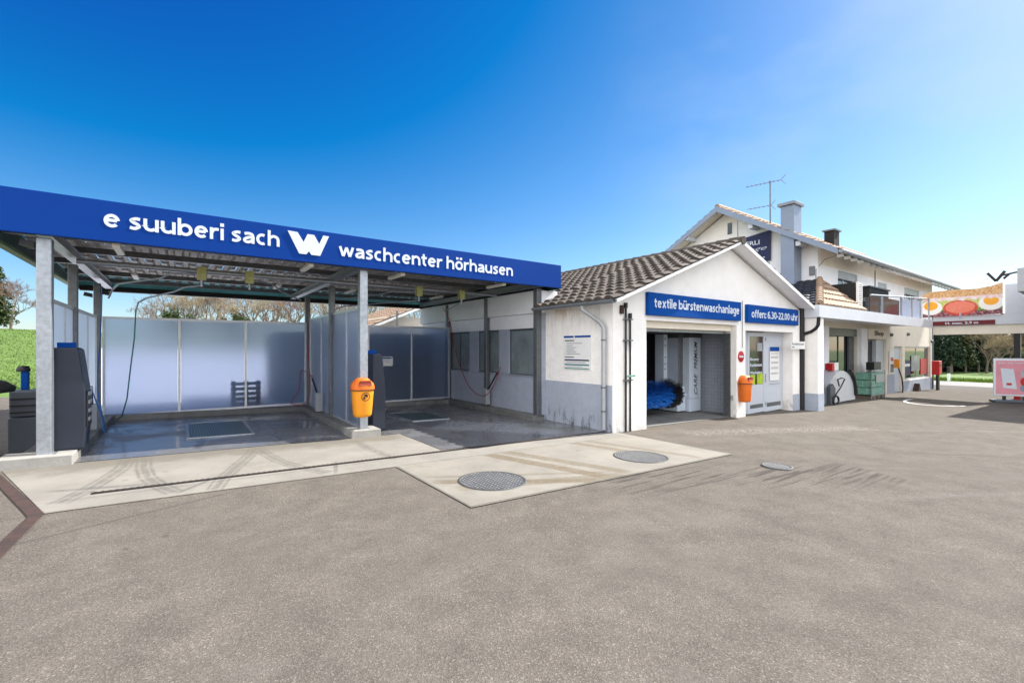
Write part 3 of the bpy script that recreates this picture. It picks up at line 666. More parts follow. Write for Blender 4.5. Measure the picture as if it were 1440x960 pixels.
b = MB(); b.tube([(-1.40, 10.35, 3.04), (7.0, 10.35, 3.04)], .045, 10); b.build('cross_tube', 'galv', t)
# corrugated deck in lapped lengths; the rib hollows at each lap let daylight through
def deck(y0, y1, z0, z1):
    b = MB(); pitch = .25; x = CX0+.06; top = .065; vs = []
    prof = []
    while x < CX1-.08:
        prof += [(x, 0), (x+.10, 0), (x+.135, top), (x+.215, top)]; x += pitch
    prof.append((min(x, CX1-.06), 0)); n = len(prof); yn = 2
    for i in range(yn+1):
        y = y0+(y1-y0)*i/yn; z = z0+(z1-z0)*i/yn
        vs += [(px, y, z+pz) for px, pz in prof]
    b._add(vs, [(j*n+i, j*n+i+1, (j+1)*n+i+1, (j+1)*n+i) for j in range(yn) for i in range(n-1)])
    return b.build('roof_deck', 'deck', t)
deck(CY0+.062, 9.6, 3.50, 3.495); deck(9.42, 10.9, 3.462, 3.457); deck(10.7, 12.4, 3.424, 3.419); deck(12.2, CY1-.24, 3.386, 3.370)
for x, y in ((-.75, 8.9), (-.75, 12.0), (1.85, 8.9), (1.85, 12.0), (3.55, 8.9), (3.55, 12.0), (6.0, 8.9), (6.0, 12.0)):
    b = MB(); b.box(x-.045, x+.045, y-.36, y+.36, 3.03, 3.09).box(x-.01, x+.01, y-.01, y+.01, 3.092, 3.23); b.build('lamp', 'tube', t, bevel=.02)
# small flood lamps on the left posts
for x, y, z in ((-1.62, 8.62, 2.98), (-1.60, 13.3, 2.75), (-1.30, 13.3, 2.80)):
    b = MB(); b.hexa([(x-.09, y-.06, z-.03), (x+.05, y-.06, z-.06), (x+.05, y+.06, z-.06), (x-.09, y+.06, z-.03), (x-.07, y-.06, z+.05), (x+.05, y-.06, z+.02), (x+.05, y+.06, z+.02), (x-.07, y+.06, z+.05)]); b.build('flood_lamp', 'black', t)

# ------------------------------------------------------------------ frosted screens
def screen(name, label, a, bpt, zs, ze, n, skip=()):
    """framed screen from a to bpt (ground plan), n panes"""
    ax, ay = a; bx, by = bpt; d = Vector((bx-ax, by-ay, 0)); L = d.length; d.normalize(); up = Vector((0, 0, 1)); nn = d.cross(up)
    t = thing(name, (ax, ay, 0), label, 'glass screen', 'frosted screens of the wash bays')
    P = lambda s, z: Vector((ax, ay, 0)) + d*s + up*z
    b = MB(); w = .045
    b.bar(P(0, ze), P(L, ze), w, .05); b.bar(P(0, zs), P(L, zs), w, .05)
    cuts = [L*i/n for i in range(n+1)] if isinstance(n, int) else n
    for i, s in enumerate(cuts):
        q = w/2 if i == 0 else (-w/2 if i == len(cuts)-1 else 0)
        b.bar(P(s+q, zs+.025), P(s+q, ze-.025), w if i in (0, len(cuts)-1) else .05, w, up=tuple(nn))
    b.build('frame', 'alu', t)
    for i in range(len(cuts)-1):
        m2 = MB(); s0, s1 = cuts[i]+.03, cuts[i+1]-.03
        p = [P(s0, zs+.026), P(s1, zs+.026), P(s1, ze-.026), P(s0, ze-.026)]
        m2.prism([q-nn*.005 for q in p], nn*.010); m2.build('pane', 'frost', t)
    return t
zb = lambda x: gz(x)+.155
screen('glass_screen', 'frosted screen of four panes along the open left side of the wash bays', (-1.47, 8.72), (-1.47, 13.0), .20, 2.26, 4)
screen('glass_screen', 'row of three wide frosted panes closing the back of the left wash bay', (-1.36, 13.03), (2.70, 13.03), .13, 2.25, [0, 1.33, 2.66, 4.06])
screen('glass_screen', 'frosted partition of four panes between the two wash bays', (2.80, 8.76), (2.80, 13.0), .07, 2.36, [0, .95, 2.05, 3.05, 4.24])
screen('glass_screen', 'dark frosted panes closing the back of the right wash bay', (2.86, 13.03), (6.98, 13.03), .02, 2.23, [0, 1.5, 2.82, 4.12])
# price notice on the rear screen
def notice(name, label, cat, org, right, w, h, rows_, head='signblue', n=None, hh=.13):
    org = Vector(org); r = Vector(right); u = Vector((0, 0, 1)); nn = r.cross(u)
    t = thing(name, org, label, cat)
    MB().prism([org, org+r*w, org+r*w+u*h, org+u*h], nn*.012).build('board', 'whitepaint', t)
    def rect(nm, m, x0, x1, y0, y1, d=.003):
        o = org+nn*.0121
        return MB().prism([o+r*x0*w+u*y0*h, o+r*x1*w+u*y0*h, o+r*x1*w+u*y1*h, o+r*x0*w+u*y1*h], nn*d).build(nm, m, t)
    for a in rows_: rect(*a)
    return t
notice('notice', 'small white notice fixed to the rear screen of the right wash bay', 'notice', (4.44, 12.96, 1.07), XR, .62, .27,
       [('header_bar', 'signblue', .05, .3, .78, .92), ('header_bar', 'signblue', .36, .95, .78, .92)] + [('text_line', 'lightbox', .1, .1+w, y, y+.05) for w, y in ((.75, .6), (.7, .47), (.78, .34), (.5, .2))])

# ------------------------------------------------------------------ bay equipment
def cabinet(x, y, z, label, w=.36, d=.46, h=1.42):
    """payment and pump cabinet, control side sloping back, facing +X"""
    t = thing('control_cabinet', (x, y, z), label, 'control cabinet', 'control cabinets of the wash bays')
    prof = [(-w/2, 0), (w/2+.08, 0), (w/2+.10, .25), (w/2+.10, h*.58), (w/2+.03, h-.03), (w/2-.01, h), (-w/2, h)]
    MB().prism([(x+a, y-d/2, z+c) for a, c in prof], (0, d, 0)).build('body', 'cabinet', t, bevel=.02)
    MB().prism([(x+w/2+.104, y-d/2+.05, z+.3), (x+w/2+.104, y+d/2-.05, z+.3), (x+w/2+.104, y+d/2-.05, z+h*.56), (x+w/2+.104, y-d/2+.05, z+h*.56)], (.012, 0, 0)).build('control_panel', 'black', t)
    b = MB()
    for i in range(4): b.box(x+w/2+.117, x+w/2+.13, y-.12, y+.12, z+.38+i*.12, z+.43+i*.12)
    b.build('button_row', 'lightbox', t)
    b = MB(); b.box(x-.10, x+.10, y+.1, y+.125, z+h, z+h+.075); b.build('top_sign', 'signblue', t)
    return t
cabinet(-1.33, 8.86+.10, gz(-1.3)+.15, 'dark slate cabinet beside the leftmost canopy post', w=.28, d=.5)
cabinet(3.13, 9.05, gz(3.1)+.04, 'dark slate cabinet right of the post with the yellow litter bin', w=.16, d=.4, h=1.52)
def lance(x, y, z, label, lean, hose_pts, hose_m, side=1):
    t = thing('spray_lance_holder', (x, y, z), label, 'spray lance', 'spray lances of the wash bays')
    MB().box(x-.07, x+.07, y-.11, y+.11, z+.06, z+.50).build('holder', 'lightbox', t, bevel=.01)
    MB().tube([(x, y, z+.06), (x, y, z-.0)], .02, 8).build('outlet', 'galvdark', t)
    tip = Vector((x, y, z+.38)); top = tip+Vector(lean)
    MB().tube([tip, top], .022, 8).build('lance', 'black', t)
    MB().tube([top, top+Vector(lean).normalized()*.10], .028, 8).build('trigger', 'galv', t)
    hp = [tip+Vector(lean)*1.2]+[Vector(p) for p in hose_pts]
    # smooth hose
    def cat(p):
        out = []
        for i in range(len(p)-1):
            p0, p1, p2, p3 = p[max(i-1, 0)], p[i], p[i+1], p[min(i+2, len(p)-1)]
            for k in range(8):
                u = k/8; out.append(.5*((2*p1)+(p2-p0)*u+(2*p0-5*p1+4*p2-p3)*u*u+(3*p1-p0-3*p2+p3)*u**3))
        return out+[p[-1]]
    MB().tube(cat(hp), .011, 6).build('hose', hose_m, t)
    return t
lance(-1.27, 10.9, .10, 'spray lance in a light holder with blue hose on the left screen', (-.02, .02, .35),
      [(-1.12, 10.75, .35), (-1.1, 10.6, .16), (-1.12, 11.0, .18), (-1.28, 11.6, .9), (-1.34, 12.6, 2.0), (-1.36, 13.0, 2.9)], 'hoseblue')
lance(2.68, 11.6, .02, 'spray lance in a light holder with red hose on the middle partition', (-.02, .55, .42),
      [(2.55, 12.9, 1.0), (2.5, 12.95, .5), (2.3, 12.8, .16), (2.7, 12.7, .3), (2.72, 12.9, 1.6), (2.74, 13.1, 2.9)], 'hosered')
lance(6.98, 10.85, -.05, 'spray lance in a light holder at the wall of the right wash bay', (-.03, -.65, .62),
      [(6.9, 10.4, .5), (6.88, 10.9, .25), (6.9, 11.7, .5), (7.0, 12.6, 1.4), (7.0, 13.0, 2.4), (6.9, 13.3, 2.9)], 'hosered')
# overhead spray booms
def boom(x, y, label, pts_list, hose=None):
    t = thing('spray_boom', (x, y, 3.2), label, 'spray boom', 'overhead spray booms of the wash bays')
    MB().box(x-.07, x+.07, y-.06, y+.06, 2.82, 3.03).box(x-.10, x+.10, y-.09, y+.09, 3.03, 3.04).build('bracket', 'bracket', t, bevel=.008)
    b = MB(); b.tube([(x, y, 2.82), (x, y, 2.70)], .02, 8); b.build('swivel', 'galv', t)
    for pts in pts_list: MB().tube(pts, .017, 8).build('arm', 'galv', t)
    if hose: MB().tube(hose, .012, 6).build('hose', 'hoseteal', t)
    return t
boom(.30, 9.9, 'spray boom with yellow green bracket and teal hose in the left wash bay',
     [[(.30, 9.9, 2.93), (-.15, 10.1, 2.92), (-.3, 10.4, 2.86), (-1.0, 11.8, 2.86), (-1.12, 12.2, 2.78), (-1.2, 12.4, 2.62)],
      [(.30, 9.9, 2.72), (.05, 10.2, 2.70), (-.1, 10.5, 2.64), (-.55, 11.5, 2.58), (-.68, 11.6, 2.50), (-.72, 11.62, 2.36)]],
     [(-.72, 11.62, 2.36), (-.74, 11.6, 1.8), (-.80, 11.6, 1.2), (-.86, 11.7, .6), (-.95, 11.9, .25), (-1.1, 12.2, .10), (-1.13, 12.5, .08)])
boom(1.05, 9.9, 'short spray boom arm pointing towards the partition in the left wash bay',
     [[(1.05, 9.9, 2.90), (1.5, 10.3, 2.88), (1.75, 10.8, 2.80), (2.4, 12.2, 2.78)]])
boom(4.55, 10.0, 'spray boom reaching back along the partition in the right wash bay',
     [[(4.55, 10.0, 2.93), (4.0, 10.3, 2.92), (3.8, 10.6, 2.86), (3.2, 11.9, 2.82)], [(4.55, 10.0, 2.72), (4.0, 11.0, 2.70), (3.4, 12.2, 2.68), (3.1, 12.5, 2.5)]])
boom(5.7, 10.0, 'spray boom pointing to the windowed wall of the right wash bay',
     [[(5.7, 10.0, 2.93), (6.1, 10.6, 2.9), (6.3, 11.2, 2.84), (6.8, 12.8, 2.8)]])

# litter bins
def litter_bin(loc, m, label, s=1.0, emblem=True):
    x, y, z = loc
    t = thing('litter_bin', loc, label, 'litter bin', 'wall and post litter bins')
    w0, w1, d, h = .165*s, .20*s, .24*s, .50*s
    # rounded tapering body facing -Y (front), back flat
    def ring(w, dd, zz, n=18):
        out = []
        for k in range(n+1):
            a = pi*k/n; out.append((x-w*cos(a)*(1 if True else 0), y-dd*(abs(sin(a))**.55), zz))
        return out
    def shell(b, rs, mi=0):
        n = len(rs[0]); vs = [p for r in rs for p in r]
        fs = [(i*n+k, i*n+k+1, (i+1)*n+k+1, (i+1)*n+k) for i in range(len(rs)-1) for k in range(n-1)] + [(i*n+n-1, i*n, (i+1)*n, (i+1)*n+n-1) for i in range(len(rs)-1)]
        b._add(vs, fs, mi, True); k = len(rs)*n
        b._add(rs[0], [tuple(range(n))[::-1]], mi); b._add(rs[-1], [tuple(range(n))], mi)
    b = MB(); shell(b, [ring(w0*.80, d*.75, z), ring(w0*.93, d*.85, z+.02*s), ring(w0, d*.9, z+.06*s), ring(w1, d, z+h)])
    b.build('body', m, t)
    b = MB(); shell(b, [ring(w1*1.06, d*1.05, z+h+.004), ring(w1*1.06, d*1.05, z+h+.05*s), ring(w1*.98, d*.98, z+h+.11*s), ring(w1*.55, d*.7, z+h+.20*s), ring(w1*.35, d*.45, z+h+.215*s)])
    lid = b.build('hood', M['orange'], t)
    zz = z+h+.085*s
    b = MB(); b._add([(x-w1*.62, y-d*1.02, zz), (x+w1*.62, y-d*1.02, zz), (x+w1*.46, y-d*.86, zz+.085*s), (x-w1*.46, y-d*.86, zz+.085*s)], [(0, 1, 2, 3)])
    for v in b.v: v.y -= .004
    b.prism([(x-w1*.62, y-d*.8, zz+.0), (x+w1*.62, y-d*.8, zz+.0), (x+w1*.46, y-d*.8, zz+.085*s), (x-w1*.46, y-d*.8, zz+.085*s)], (0, -d*.19, 0))
    b.build('slot', 'redslot', t)
    b = MB(); shell(b, [ring(w1*1.065, d*1.062, z+h-.012*s), ring(w1*1.065, d*1.062, z+h+.004*s)]); b.build('band', 'black', t)
    if emblem:      # ring emblem with a small figure mark
        b = MB(); cz = z+h*.76; n = 28
        yy = lambda zc: y-d*(.9+.1*((zc-z)/h))-.006
        vs = []; 
        for k in range(n):
            a = 2*pi*k/n
            for r in (.078*s, .067*s): vs.append((x+r*cos(a), yy(cz+r*sin(a))-.001, cz+r*sin(a)))
        b._add(vs, [(2*k, 2*((k+1) % n), 2*((k+1) % n)+1, 2*k+1) for k in range(n)])
        def pt(px, pz): return (x+px*s, yy(cz+pz*s)-.002, cz+pz*s)
        b._add([pt(-.04, -.04), pt(-.005, -.045), pt(-.005, .0), pt(-.045, .0)], [(0, 1, 2, 3)])
        b._add([pt(.005, .0), pt(.03, -.02), pt(.045, .03), pt(.0, .05), pt(-.03, .035), pt(-.03, .02)], [(0, 1, 2, 3, 4, 5)])
        b.build('emblem', 'black', t)
    MB().box(x-.06, x+.06, y, y+.03, z+.1, z+h).build('bracket', 'galvdark', t)
    return t
litter_bin((2.72, 8.51, .33), 'yellow', 'yellow litter bin with ring emblem and orange hood on the canopy post', 1.0)
litter_bin((12.52, 6.42, .12), 'orange', 'plain orange litter bin on the pier between roller door and entrance', 1.02, False)

# ------------------------------------------------------------------ left of the bays: vacuum station, mat box
t = thing('vacuum_station', (-2.36, 9.1, 0), 'black vacuum station with round hood at the left picture edge', 'vacuum station')
MB().lathe((-2.36, 9.1, 0), [(.0, 1.22), (.24, 1.20), (.42, 1.14), (.52, 1.06), (.50, 1.00), (.36, .98), (0, .98)], 32).build('hood', 'rubber', t)
MB().lathe((-2.42, 9.1, 0), [(.30, .12), (.26, .5), (.24, .98)], 20).build('drum', 'rubber', t)
MB().tube([(-2.16+.13*cos(a), 9.0, .62+.32*sin(a)) for a in [pi*.6-i*pi/10 for i in range(13)]], .032, 10).build('hose', 'rubber', t)
t = thing('mat_cleaner', (-2.05, 9.9, 0), 'grey box shaped mat cleaner left of the leftmost canopy post', 'mat cleaner')
MB().box(-2.06, -1.68, 9.75, 10.15, .05, .56).build('base', 'greybox', t, bevel=.015)
MB().box(-2.05, -1.69, 9.77, 10.13, .57, .96).build('upper_housing', 'greybox', t, bevel=.02)
b = MB(); 
for i in range(3): b.box(-2.04, -1.70, 9.755, 9.765, .63+i*.10, .65+i*.10)
b.build('roller_slot', 'black', t)
t = thing('dispenser', (-1.93, 10.03, .96), 'small blue dispenser with black lid on the grey mat cleaner', 'dispenser')
MB().box(-1.97, -1.89, 9.98, 10.08, .962, 1.24).build('tank', 'signblue', t, bevel=.01)
MB().lathe((-1.95, 10.03, 1.24), [(.075, 0), (.08, .03), (.06, .08), (0, .09)], 16).build('lid', 'black', t)
# pallet leaning behind the rear screen
t = thing('pallet', (1.25, 13.4, 0), 'blurred slatted pallet standing behind the rear screen of the left bay', 'pallet')
b = MB()
for i in range(5): b.box(1.0, 1.66, 13.25, 13.28, .16+i*.125, .235+i*.125)
b.build('slats', 'wood', t)
b = MB()
for x in (1.02, 1.29, 1.56): b.box(x, x+.09, 13.283, 13.38, .06, .76)
b.build('bearers', 'wood', t)
# low dark shed, guessed and added behind the bays to darken the panes
t = thing('added_dark_shed', (5, 15.9, 0), 'low dark shed added behind the right wash bay to darken its panes', 'shed')
MB().box(2.35, 9.5, 14.7, 17.4, -.2, 2.02).build('wall', M['rubber'], t)
MB().box(2.30, 9.55, 14.65, 17.45, 2.023, 2.08).build('roof', 'galvdark', t)

# ------------------------------------------------------------------ wash hall (gabled)
FY = 6.45
hall = thing('wash_hall', (11.8, 10, 0), 'white gabled car wash hall with tiled roof, open roller door and grey entrance', 'building')
g = -.75
prof = [(7.30, g), (7.30, 2.56), (11.9, 4.26), (16.25, 2.80), (16.25, g), (15.72, g), (15.72, 2.09), (12.76, 2.09), (12.76, g), (12.28, g), (12.28, 2.22), (8.40, 2.22), (8.40, g)]
MB().prism([(x, FY, z) for x, z in prof], (0, .36, 0)).build('front_wall', 'plaster', hall)
b = MB(); b.box(7.30, 7.60, FY+.363, 8.62, g, 2.55); b.build('side_wall', 'side_plaster', hall)
b = MB(); b.box(7.291, 7.2995, FY+.02, 8.62, g, .81); b.build('plinth', 'plinth', hall)
b = MB(); b.box(15.73, 16.259, FY-.010, FY-.002, g, .12); b.build('plinth', 'plinth2', hall)
# windowed wall along the right bay
b = MB(); wx0, wx1 = 7.16, 7.34
wins = [(8.72, 10.0), (10.46, 11.58), (12.06, 13.35)]
b.box(wx0, wx1, 8.625, 15.4, g, .87).box(wx0, wx1, 8.625, 15.4, 2.10, 2.46)
ys_ = [8.625] + [v for w in wins for v in w] + [15.4]
for i in range(0, len(ys_), 2): b.box(wx0, wx1, ys_[i], ys_[i+1], .873, 2.097)
b.build('bay_wall', 'plinth2', hall)
b = MB(); b.box(wx0-.012, wx0-.002, 8.63, 15.4, 2.10, 2.455); b.build('lintel_band', 'plaster2', hall)
b = MB(); b.box(7.06, 7.70, 8.63, 15.4, 2.463, 3.02); b.build('eaves_box', 'plaster2', hall, bevel=.01)
for y0, y1 in wins:
    b = MB(); b.box(wx0+.05, wx0+.09, y0, y1, .873, .92).box(wx0+.05, wx0+.09, y0, y1, 2.05, 2.097).box(wx0+.05, wx0+.09, y0, y0+.045, .922, 2.048).box(wx0+.05, wx0+.09, y1-.045, y1, .922, 2.048)
    if y0 > 10.2: b.box(wx0+.05, wx0+.09, (y0+y1)/2-.02, (y0+y1)/2+.02, .922, 2.048)
    f = b.build('window', 'greybox', hall)
    MB().box(wx0+.062, wx0+.074, y0+.046, y1-.046, .923, 2.047).build('pane', 'hallglass', f)
    MB().box(wx0-.03, wx0+.05, y0+.002, y1-.002, .874, .90).build('sill', 'alu', f)
# rest of the shell: rear, right and inner walls, ceiling
b = MB(); b.box(16.0, 16.25, FY+.363, 14.6, g, 2.76).box(7.6, 16.0, 14.4, 14.6, g, 2.5).box(12.84, 13.0, FY+.363, 14.4, g, 2.6)
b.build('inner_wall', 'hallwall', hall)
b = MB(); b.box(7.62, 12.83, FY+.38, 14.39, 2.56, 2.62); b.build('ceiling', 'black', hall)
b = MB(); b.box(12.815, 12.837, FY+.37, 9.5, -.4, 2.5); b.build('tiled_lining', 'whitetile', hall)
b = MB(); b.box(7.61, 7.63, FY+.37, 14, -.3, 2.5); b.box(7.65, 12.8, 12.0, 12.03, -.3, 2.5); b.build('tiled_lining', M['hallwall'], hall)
# roof: tiles, board, verge
RY0, RY1 = 6.08, 15.2
zl = lambda x: 2.585+(x-6.95)*(4.42-2.585)/(11.87-6.95); zr = lambda x: 2.90+(16.42-x)*(4.42-2.90)/(16.42-11.87)
rb = MB()
for x0, y0, y1 in ((6.98, RY0, 8.60), (7.72, 8.60, RY1)):
    rb.hexa([(x0, y0, zl(x0)-.09), (11.87, y0, zl(11.87)-.09), (11.87, y1, zl(11.87)-.09), (x0, y1, zl(x0)-.09), (x0, y0, zl(x0)-.03), (11.87, y0, zl(11.87)-.03), (11.87, y1, zl(11.87)-.03), (x0, y1, zl(x0)-.03)])
rb.hexa([(11.872, RY0, zr(11.87)-.09), (16.42, RY0, zr(16.42)-.09), (16.42, RY1, zr(16.42)-.09), (11.872, RY1, zr(11.87)-.09), (11.872, RY0, zr(11.87)-.03), (16.42, RY0, zr(16.42)-.03), (16.42, RY1, zr(16.42)-.03), (11.872, RY1, zr(11.87)-.03)])
rf = rb.build('roof', 'plaster2', hall)
tb = MB()
tiled(tb, (6.93, RY0-.02, zl(6.93)-.03), (0, 8.62-RY0, 0), (11.87-6.93, 0, zl(11.87)-zl(6.93)), row=.36, col=.29, amp=.06, step=.06)
tiled(tb, (7.70, 8.60, zl(7.70)-.03), (0, RY1-8.6, 0), (11.87-7.70, 0, zl(11.87)-zl(7.70)), row=.36, col=.29, amp=.06, step=.06)
tiled(tb, (16.46, RY1, zr(16.46)-.03), (0, RY0-.02-RY1, 0), (11.88-16.46, 0, zr(11.88)-zr(16.46)), row=.36, col=.29, amp=.06, step=.06)
for i in range(26):
    y = RY0-.05+i*.355
    tb.tube([(11.87, y, 4.40), (11.87, y+.38, 4.425)], .11, 10)
tb.build('tiles', 'tileA', rf)
b = MB()
b.hexa([(7.0, RY0-.015, zl(7.0)-.095), (11.87, RY0-.015, zl(11.87)-.095), (11.87, RY0-.004, zl(11.87)-.095), (7.0, RY0-.004, zl(7.0)-.095), (7.0, RY0-.015, zl(7.0)-.035), (11.87, RY0-.015, zl(11.87)-.035), (11.87, RY0-.004, zl(11.87)-.035), (7.0, RY0-.004, zl(7.0)-.035)])
b.hexa([(11.873, RY0-.035, zr(11.87)-.12), (16.42, RY0-.035, zr(16.42)-.12), (16.42, RY0-.004, zr(16.42)-.12), (11.873, RY0-.004, zr(11.87)-.12), (11.873, RY0-.035, zr(11.87)-.02), (16.42, RY0-.035, zr(16.42)-.02), (16.42, RY0-.004, zr(16.42)-.02), (11.873, RY0-.004, zr(11.87)-.02)])
b.build('verge_board', 'whitepaint', rf)
MB().tube([(11.87, 6.2, 4.45), (11.87, 6.2, 4.95)], .012, 6).build('ridge_rod', 'galvdark', rf)
# gutter and downpipe on the left side
b = MB(); n = 10
ring_ = [(6.90+.075*cos(pi+pi*k/n), 2.55+.07*sin(pi+pi*k/n)) for k in range(n+1)] + [(6.90+.068*cos(2*pi-pi*k/n), 2.555+.06*sin(2*pi-pi*k/n)) for k in range(n+1)]
b.prism([(x, RY0-.02, z) for x, z in ring_], (0, 8.62-RY0, 0)); gut = b.build('gutter', 'gutter', hall)
MB().tube([(6.90, 6.95, 2.49), (6.90, 6.95, 2.42), (7.0, 6.86, 2.32), (7.16, 6.68, 2.14), (7.20, 6.62, 2.02), (7.20, 6.62, -.12)], .045, 12).build('downpipe', 'lightbox', hall)
b = MB()
for z in (1.75, .75, .25): b.tube([(7.20, 6.62, z), (7.20, 6.62, z+.03)], .052, 12)
b.build('pipe_clamp', 'galvdark', hall)
# vertical conduits by the roller door
for x, top in ((7.66, 2.5), (7.80, 2.28)):
    MB().tube([(x, FY-.04, g+.4), (x, FY-.04, top)], .022, 8).tube([(x, FY-.04, top-.05), (x, FY-.04, top+.06)], .04, 8).build('conduit', 'black', hall)
b = MB()
for z in (1.75, .9, 2.2): b.box(7.60, 7.86, FY-.075, FY-.005, z, z+.022)
b.build('conduit_bracket', 'galvdark', hall)
MB().box(7.66, 7.90, FY-.10, FY-.076, .98, 1.02).build('hydrant_tag', 'green', hall)
# roller door box and guide
b = MB(); b.box(8.41, 12.27, FY+.14, FY+.35, 2.06, 2.215); b.build('roller_door', 'cream', hall)
MB().box(8.41, 12.27, FY+.30, FY+.34, 1.99, 2.058).build('door_edge', 'galv', hall)
MB().box(12.235, 12.275, FY+.16, FY+.345, g, 2.0).build('door_guide', 'galvdark', hall)
MB().box(12.20, 12.275, FY+.06, FY+.12, .18, .30).build('socket', 'lightbox', hall, bevel=.01)
# entrance: glazed side light, leaf, panel
dz0, dz1, dy = gz(14)-.0, 2.085, 6.74
dr = MB()
def frame(mb, x0, x1, z0, z1, y0, y1, w=.07): mb.box(x0, x1, y0, y1, z0, z0+w).box(x0, x1, y0, y1, z1-w, z1).box(x0, x0+w, y0, y1, z0+w+.001, z1-w-.001).box(x1-w, x1, y0, y1, z0+w+.001, z1-w-.001)
frame(dr, 12.77, 13.42, dz0, dz1, dy, dy+.06, .08); dr.box(12.851, 13.339, dy+.01, dy+.05, dz0+.081, .55)
d1 = dr.build('side_light', 'doorgrey', hall); MB().box(12.851, 13.339, dy+.022, dy+.034, .552, dz1-.081).build('pane', 'glass', d1)
MB().box(12.86, 13.33, dy+.012, dy+.02, .56, .86).build('sticker', 'lime', d1)
MB().box(12.95, 13.25, dy+.012, dy+.02, .95, 1.25).build('leaflet', 'whitepaint', d1)
dr = MB(); frame(dr, 13.43, 14.52, dz0+.02, dz1-.02, dy-.01, dy+.05, .12); dr.box(13.551, 14.399, dy, dy+.04, dz0+.141, .50)
d2 = dr.build('door', 'doorgrey', hall); MB().box(13.551, 14.399, dy+.016, dy+.028, .502, dz1-.141).build('pane', 'glass', d2)
MB().box(13.56, 13.92, dy+.006, dy+.014, .51, .80).build('sticker', 'lime', d2); MB().box(14.04, 14.39, dy+.006, dy+.014, .51, .82).build('sticker', 'lime', d2)
MB().box(14.05, 14.36, dy+.006, dy+.014, 1.5, 1.75).build('leaflet', 'lightbox', d2)
for s_, z, w in (('Eingang', 1.20, .52), ('Kundenraum', 1.04, .72), ('Waschanlage', .80, .74)): text('lettering', s_, 'letter', d2, (13.62, dy+.012, z), XR, w, .10, depth=.003)
MB().tube([(14.44, dy-.06, .55), (14.44, dy-.06, .75)], .014, 8).build('handle', 'galv', d2)
dr = MB(); frame(dr, 14.53, 15.70, dz0, dz1, dy, dy+.06, .09); dr.box(14.621, 15.609, dy+.012, dy+.05, dz0+.091, dz1-.091)
d3 = dr.build('door_panel', 'doorgrey', hall); 
b = MB(); b.box(14.66, 15.57, dy+.004, dy+.0115, -.22, -.10); b.build('vent_grille', 'galvdark', d3)
b = MB(); b.box(13.60, 14.36, dy-.012, dy-.0015, -.20, -.09); b.build('vent_grille', 'galvdark', d2)
b = MB()
for z in (1.82, .72, -.15): b.tube([(14.525, dy-.02, z), (14.525, dy-.02, z+.09)], .022, 8)
b.build('hinge', 'galv', d3)
MB().box(14.8, 15.55, dy-.004, dy+.0, .465, .475).build('joint', 'galvdark', d3)

def board_sign(name, label, x0, x1, z0, z1, y, s, tx0, tx1, tz0, tz1, m='signblue'):
    t = thing(name, ((x0+x1)/2, y, z0), label, 'sign')
    MB().box(x0, x1, y-.09, y-.002, z0, z1).build('board', m, t, bevel=.006)
    bold_text('lettering', s, 'letter', t, (tx0, y-.0905, tz0), XR, tx1-tx0, tz1-tz0)
    return t
board_sign('sign_board', 'long blue sign over the roller door reading textile bürstenwaschanlage', 8.36, 12.36, 2.33, 2.84, FY, 'textile bürstenwaschanlage', 8.56, 12.24, 2.44, 2.73)
board_sign('sign_board', 'shorter blue sign with the opening hours over the grey entrance', 12.72, 15.93, 2.31, 2.81, FY, 'offen: 6.30-22.00 uhr', 12.92, 15.84, 2.45, 2.68)
# large tariff board on the side wall
notice('tariff_board', 'white tariff board with blue and green bars on the wall left of the downpipe', 'notice', (7.30, 7.96, 1.10), YL, .90, .79,
       [('header_bar', 'signblue', .02, .38, .93, .985), ('header_bar', 'signblue', .42, .98, .93, .985), ('title_line', 'galvdark', .06, .40, .83, .86)] +
       [('text_line', 'lightbox', .12, .12+w, y, y+.020) for w, y in ((.56, .755), (.24, .69), (.36, .63), (.28, .57), (.36, .51), (.5, .45))] +
       [('title_line', 'galvdark', .06, .40, .35, .375), ('tariff_bar', 'navy', .05, .93, .26, .30), ('text_line', 'lightbox', .12, .80, .205, .225), ('tariff_bar', 'hoseteal', .05, .93, .13, .165), ('text_line', 'lightbox', .12, .70, .085, .10), ('tariff_bar', 'green', .05, .93, .02, .055)])
notice('notice', 'tall white programme notice with blue header on the right entrance panel', 'notice', (14.80, dy-.006, .58), XR, .62, 1.05,
       [('header_bar', 'signblue', 0, 1, .87, 1.0)] + [('text_line', 'galvdark', .12, .88, y, y+.012) for y in (.80, .70, .67, .54, .51, .38, .35, .22, .19)])
# door mat and small floor stains are part of the asphalt; a cable conduit and lamp over the entrance
MB().tube([(12.56, FY-.02, 2.9), (12.56, FY-.02, 2.2), (12.56, FY-.02, 1.6)], .008, 6).build('cable', 'galvdark', hall)
MB().box(7.50, 7.58, FY-.06, FY-.003, 2.32, 2.50).build('junction_box', 'rust', hall, bevel=.008)
# no entry disc
t = thing('no_entry_sign', (12.50, FY, 1.30), 'round red and white no entry disc on the pier above the orange bin', 'sign')
MB().lathe((12.50, FY, 1.36), [(0, -.02), (.15, -.02), (.15, -.002)], 28, axis='Y').build('disc', 'red', t)
MB().box(12.39, 12.61, FY-.026, FY-.021, 1.335, 1.385).build('bar', 'letter', t)
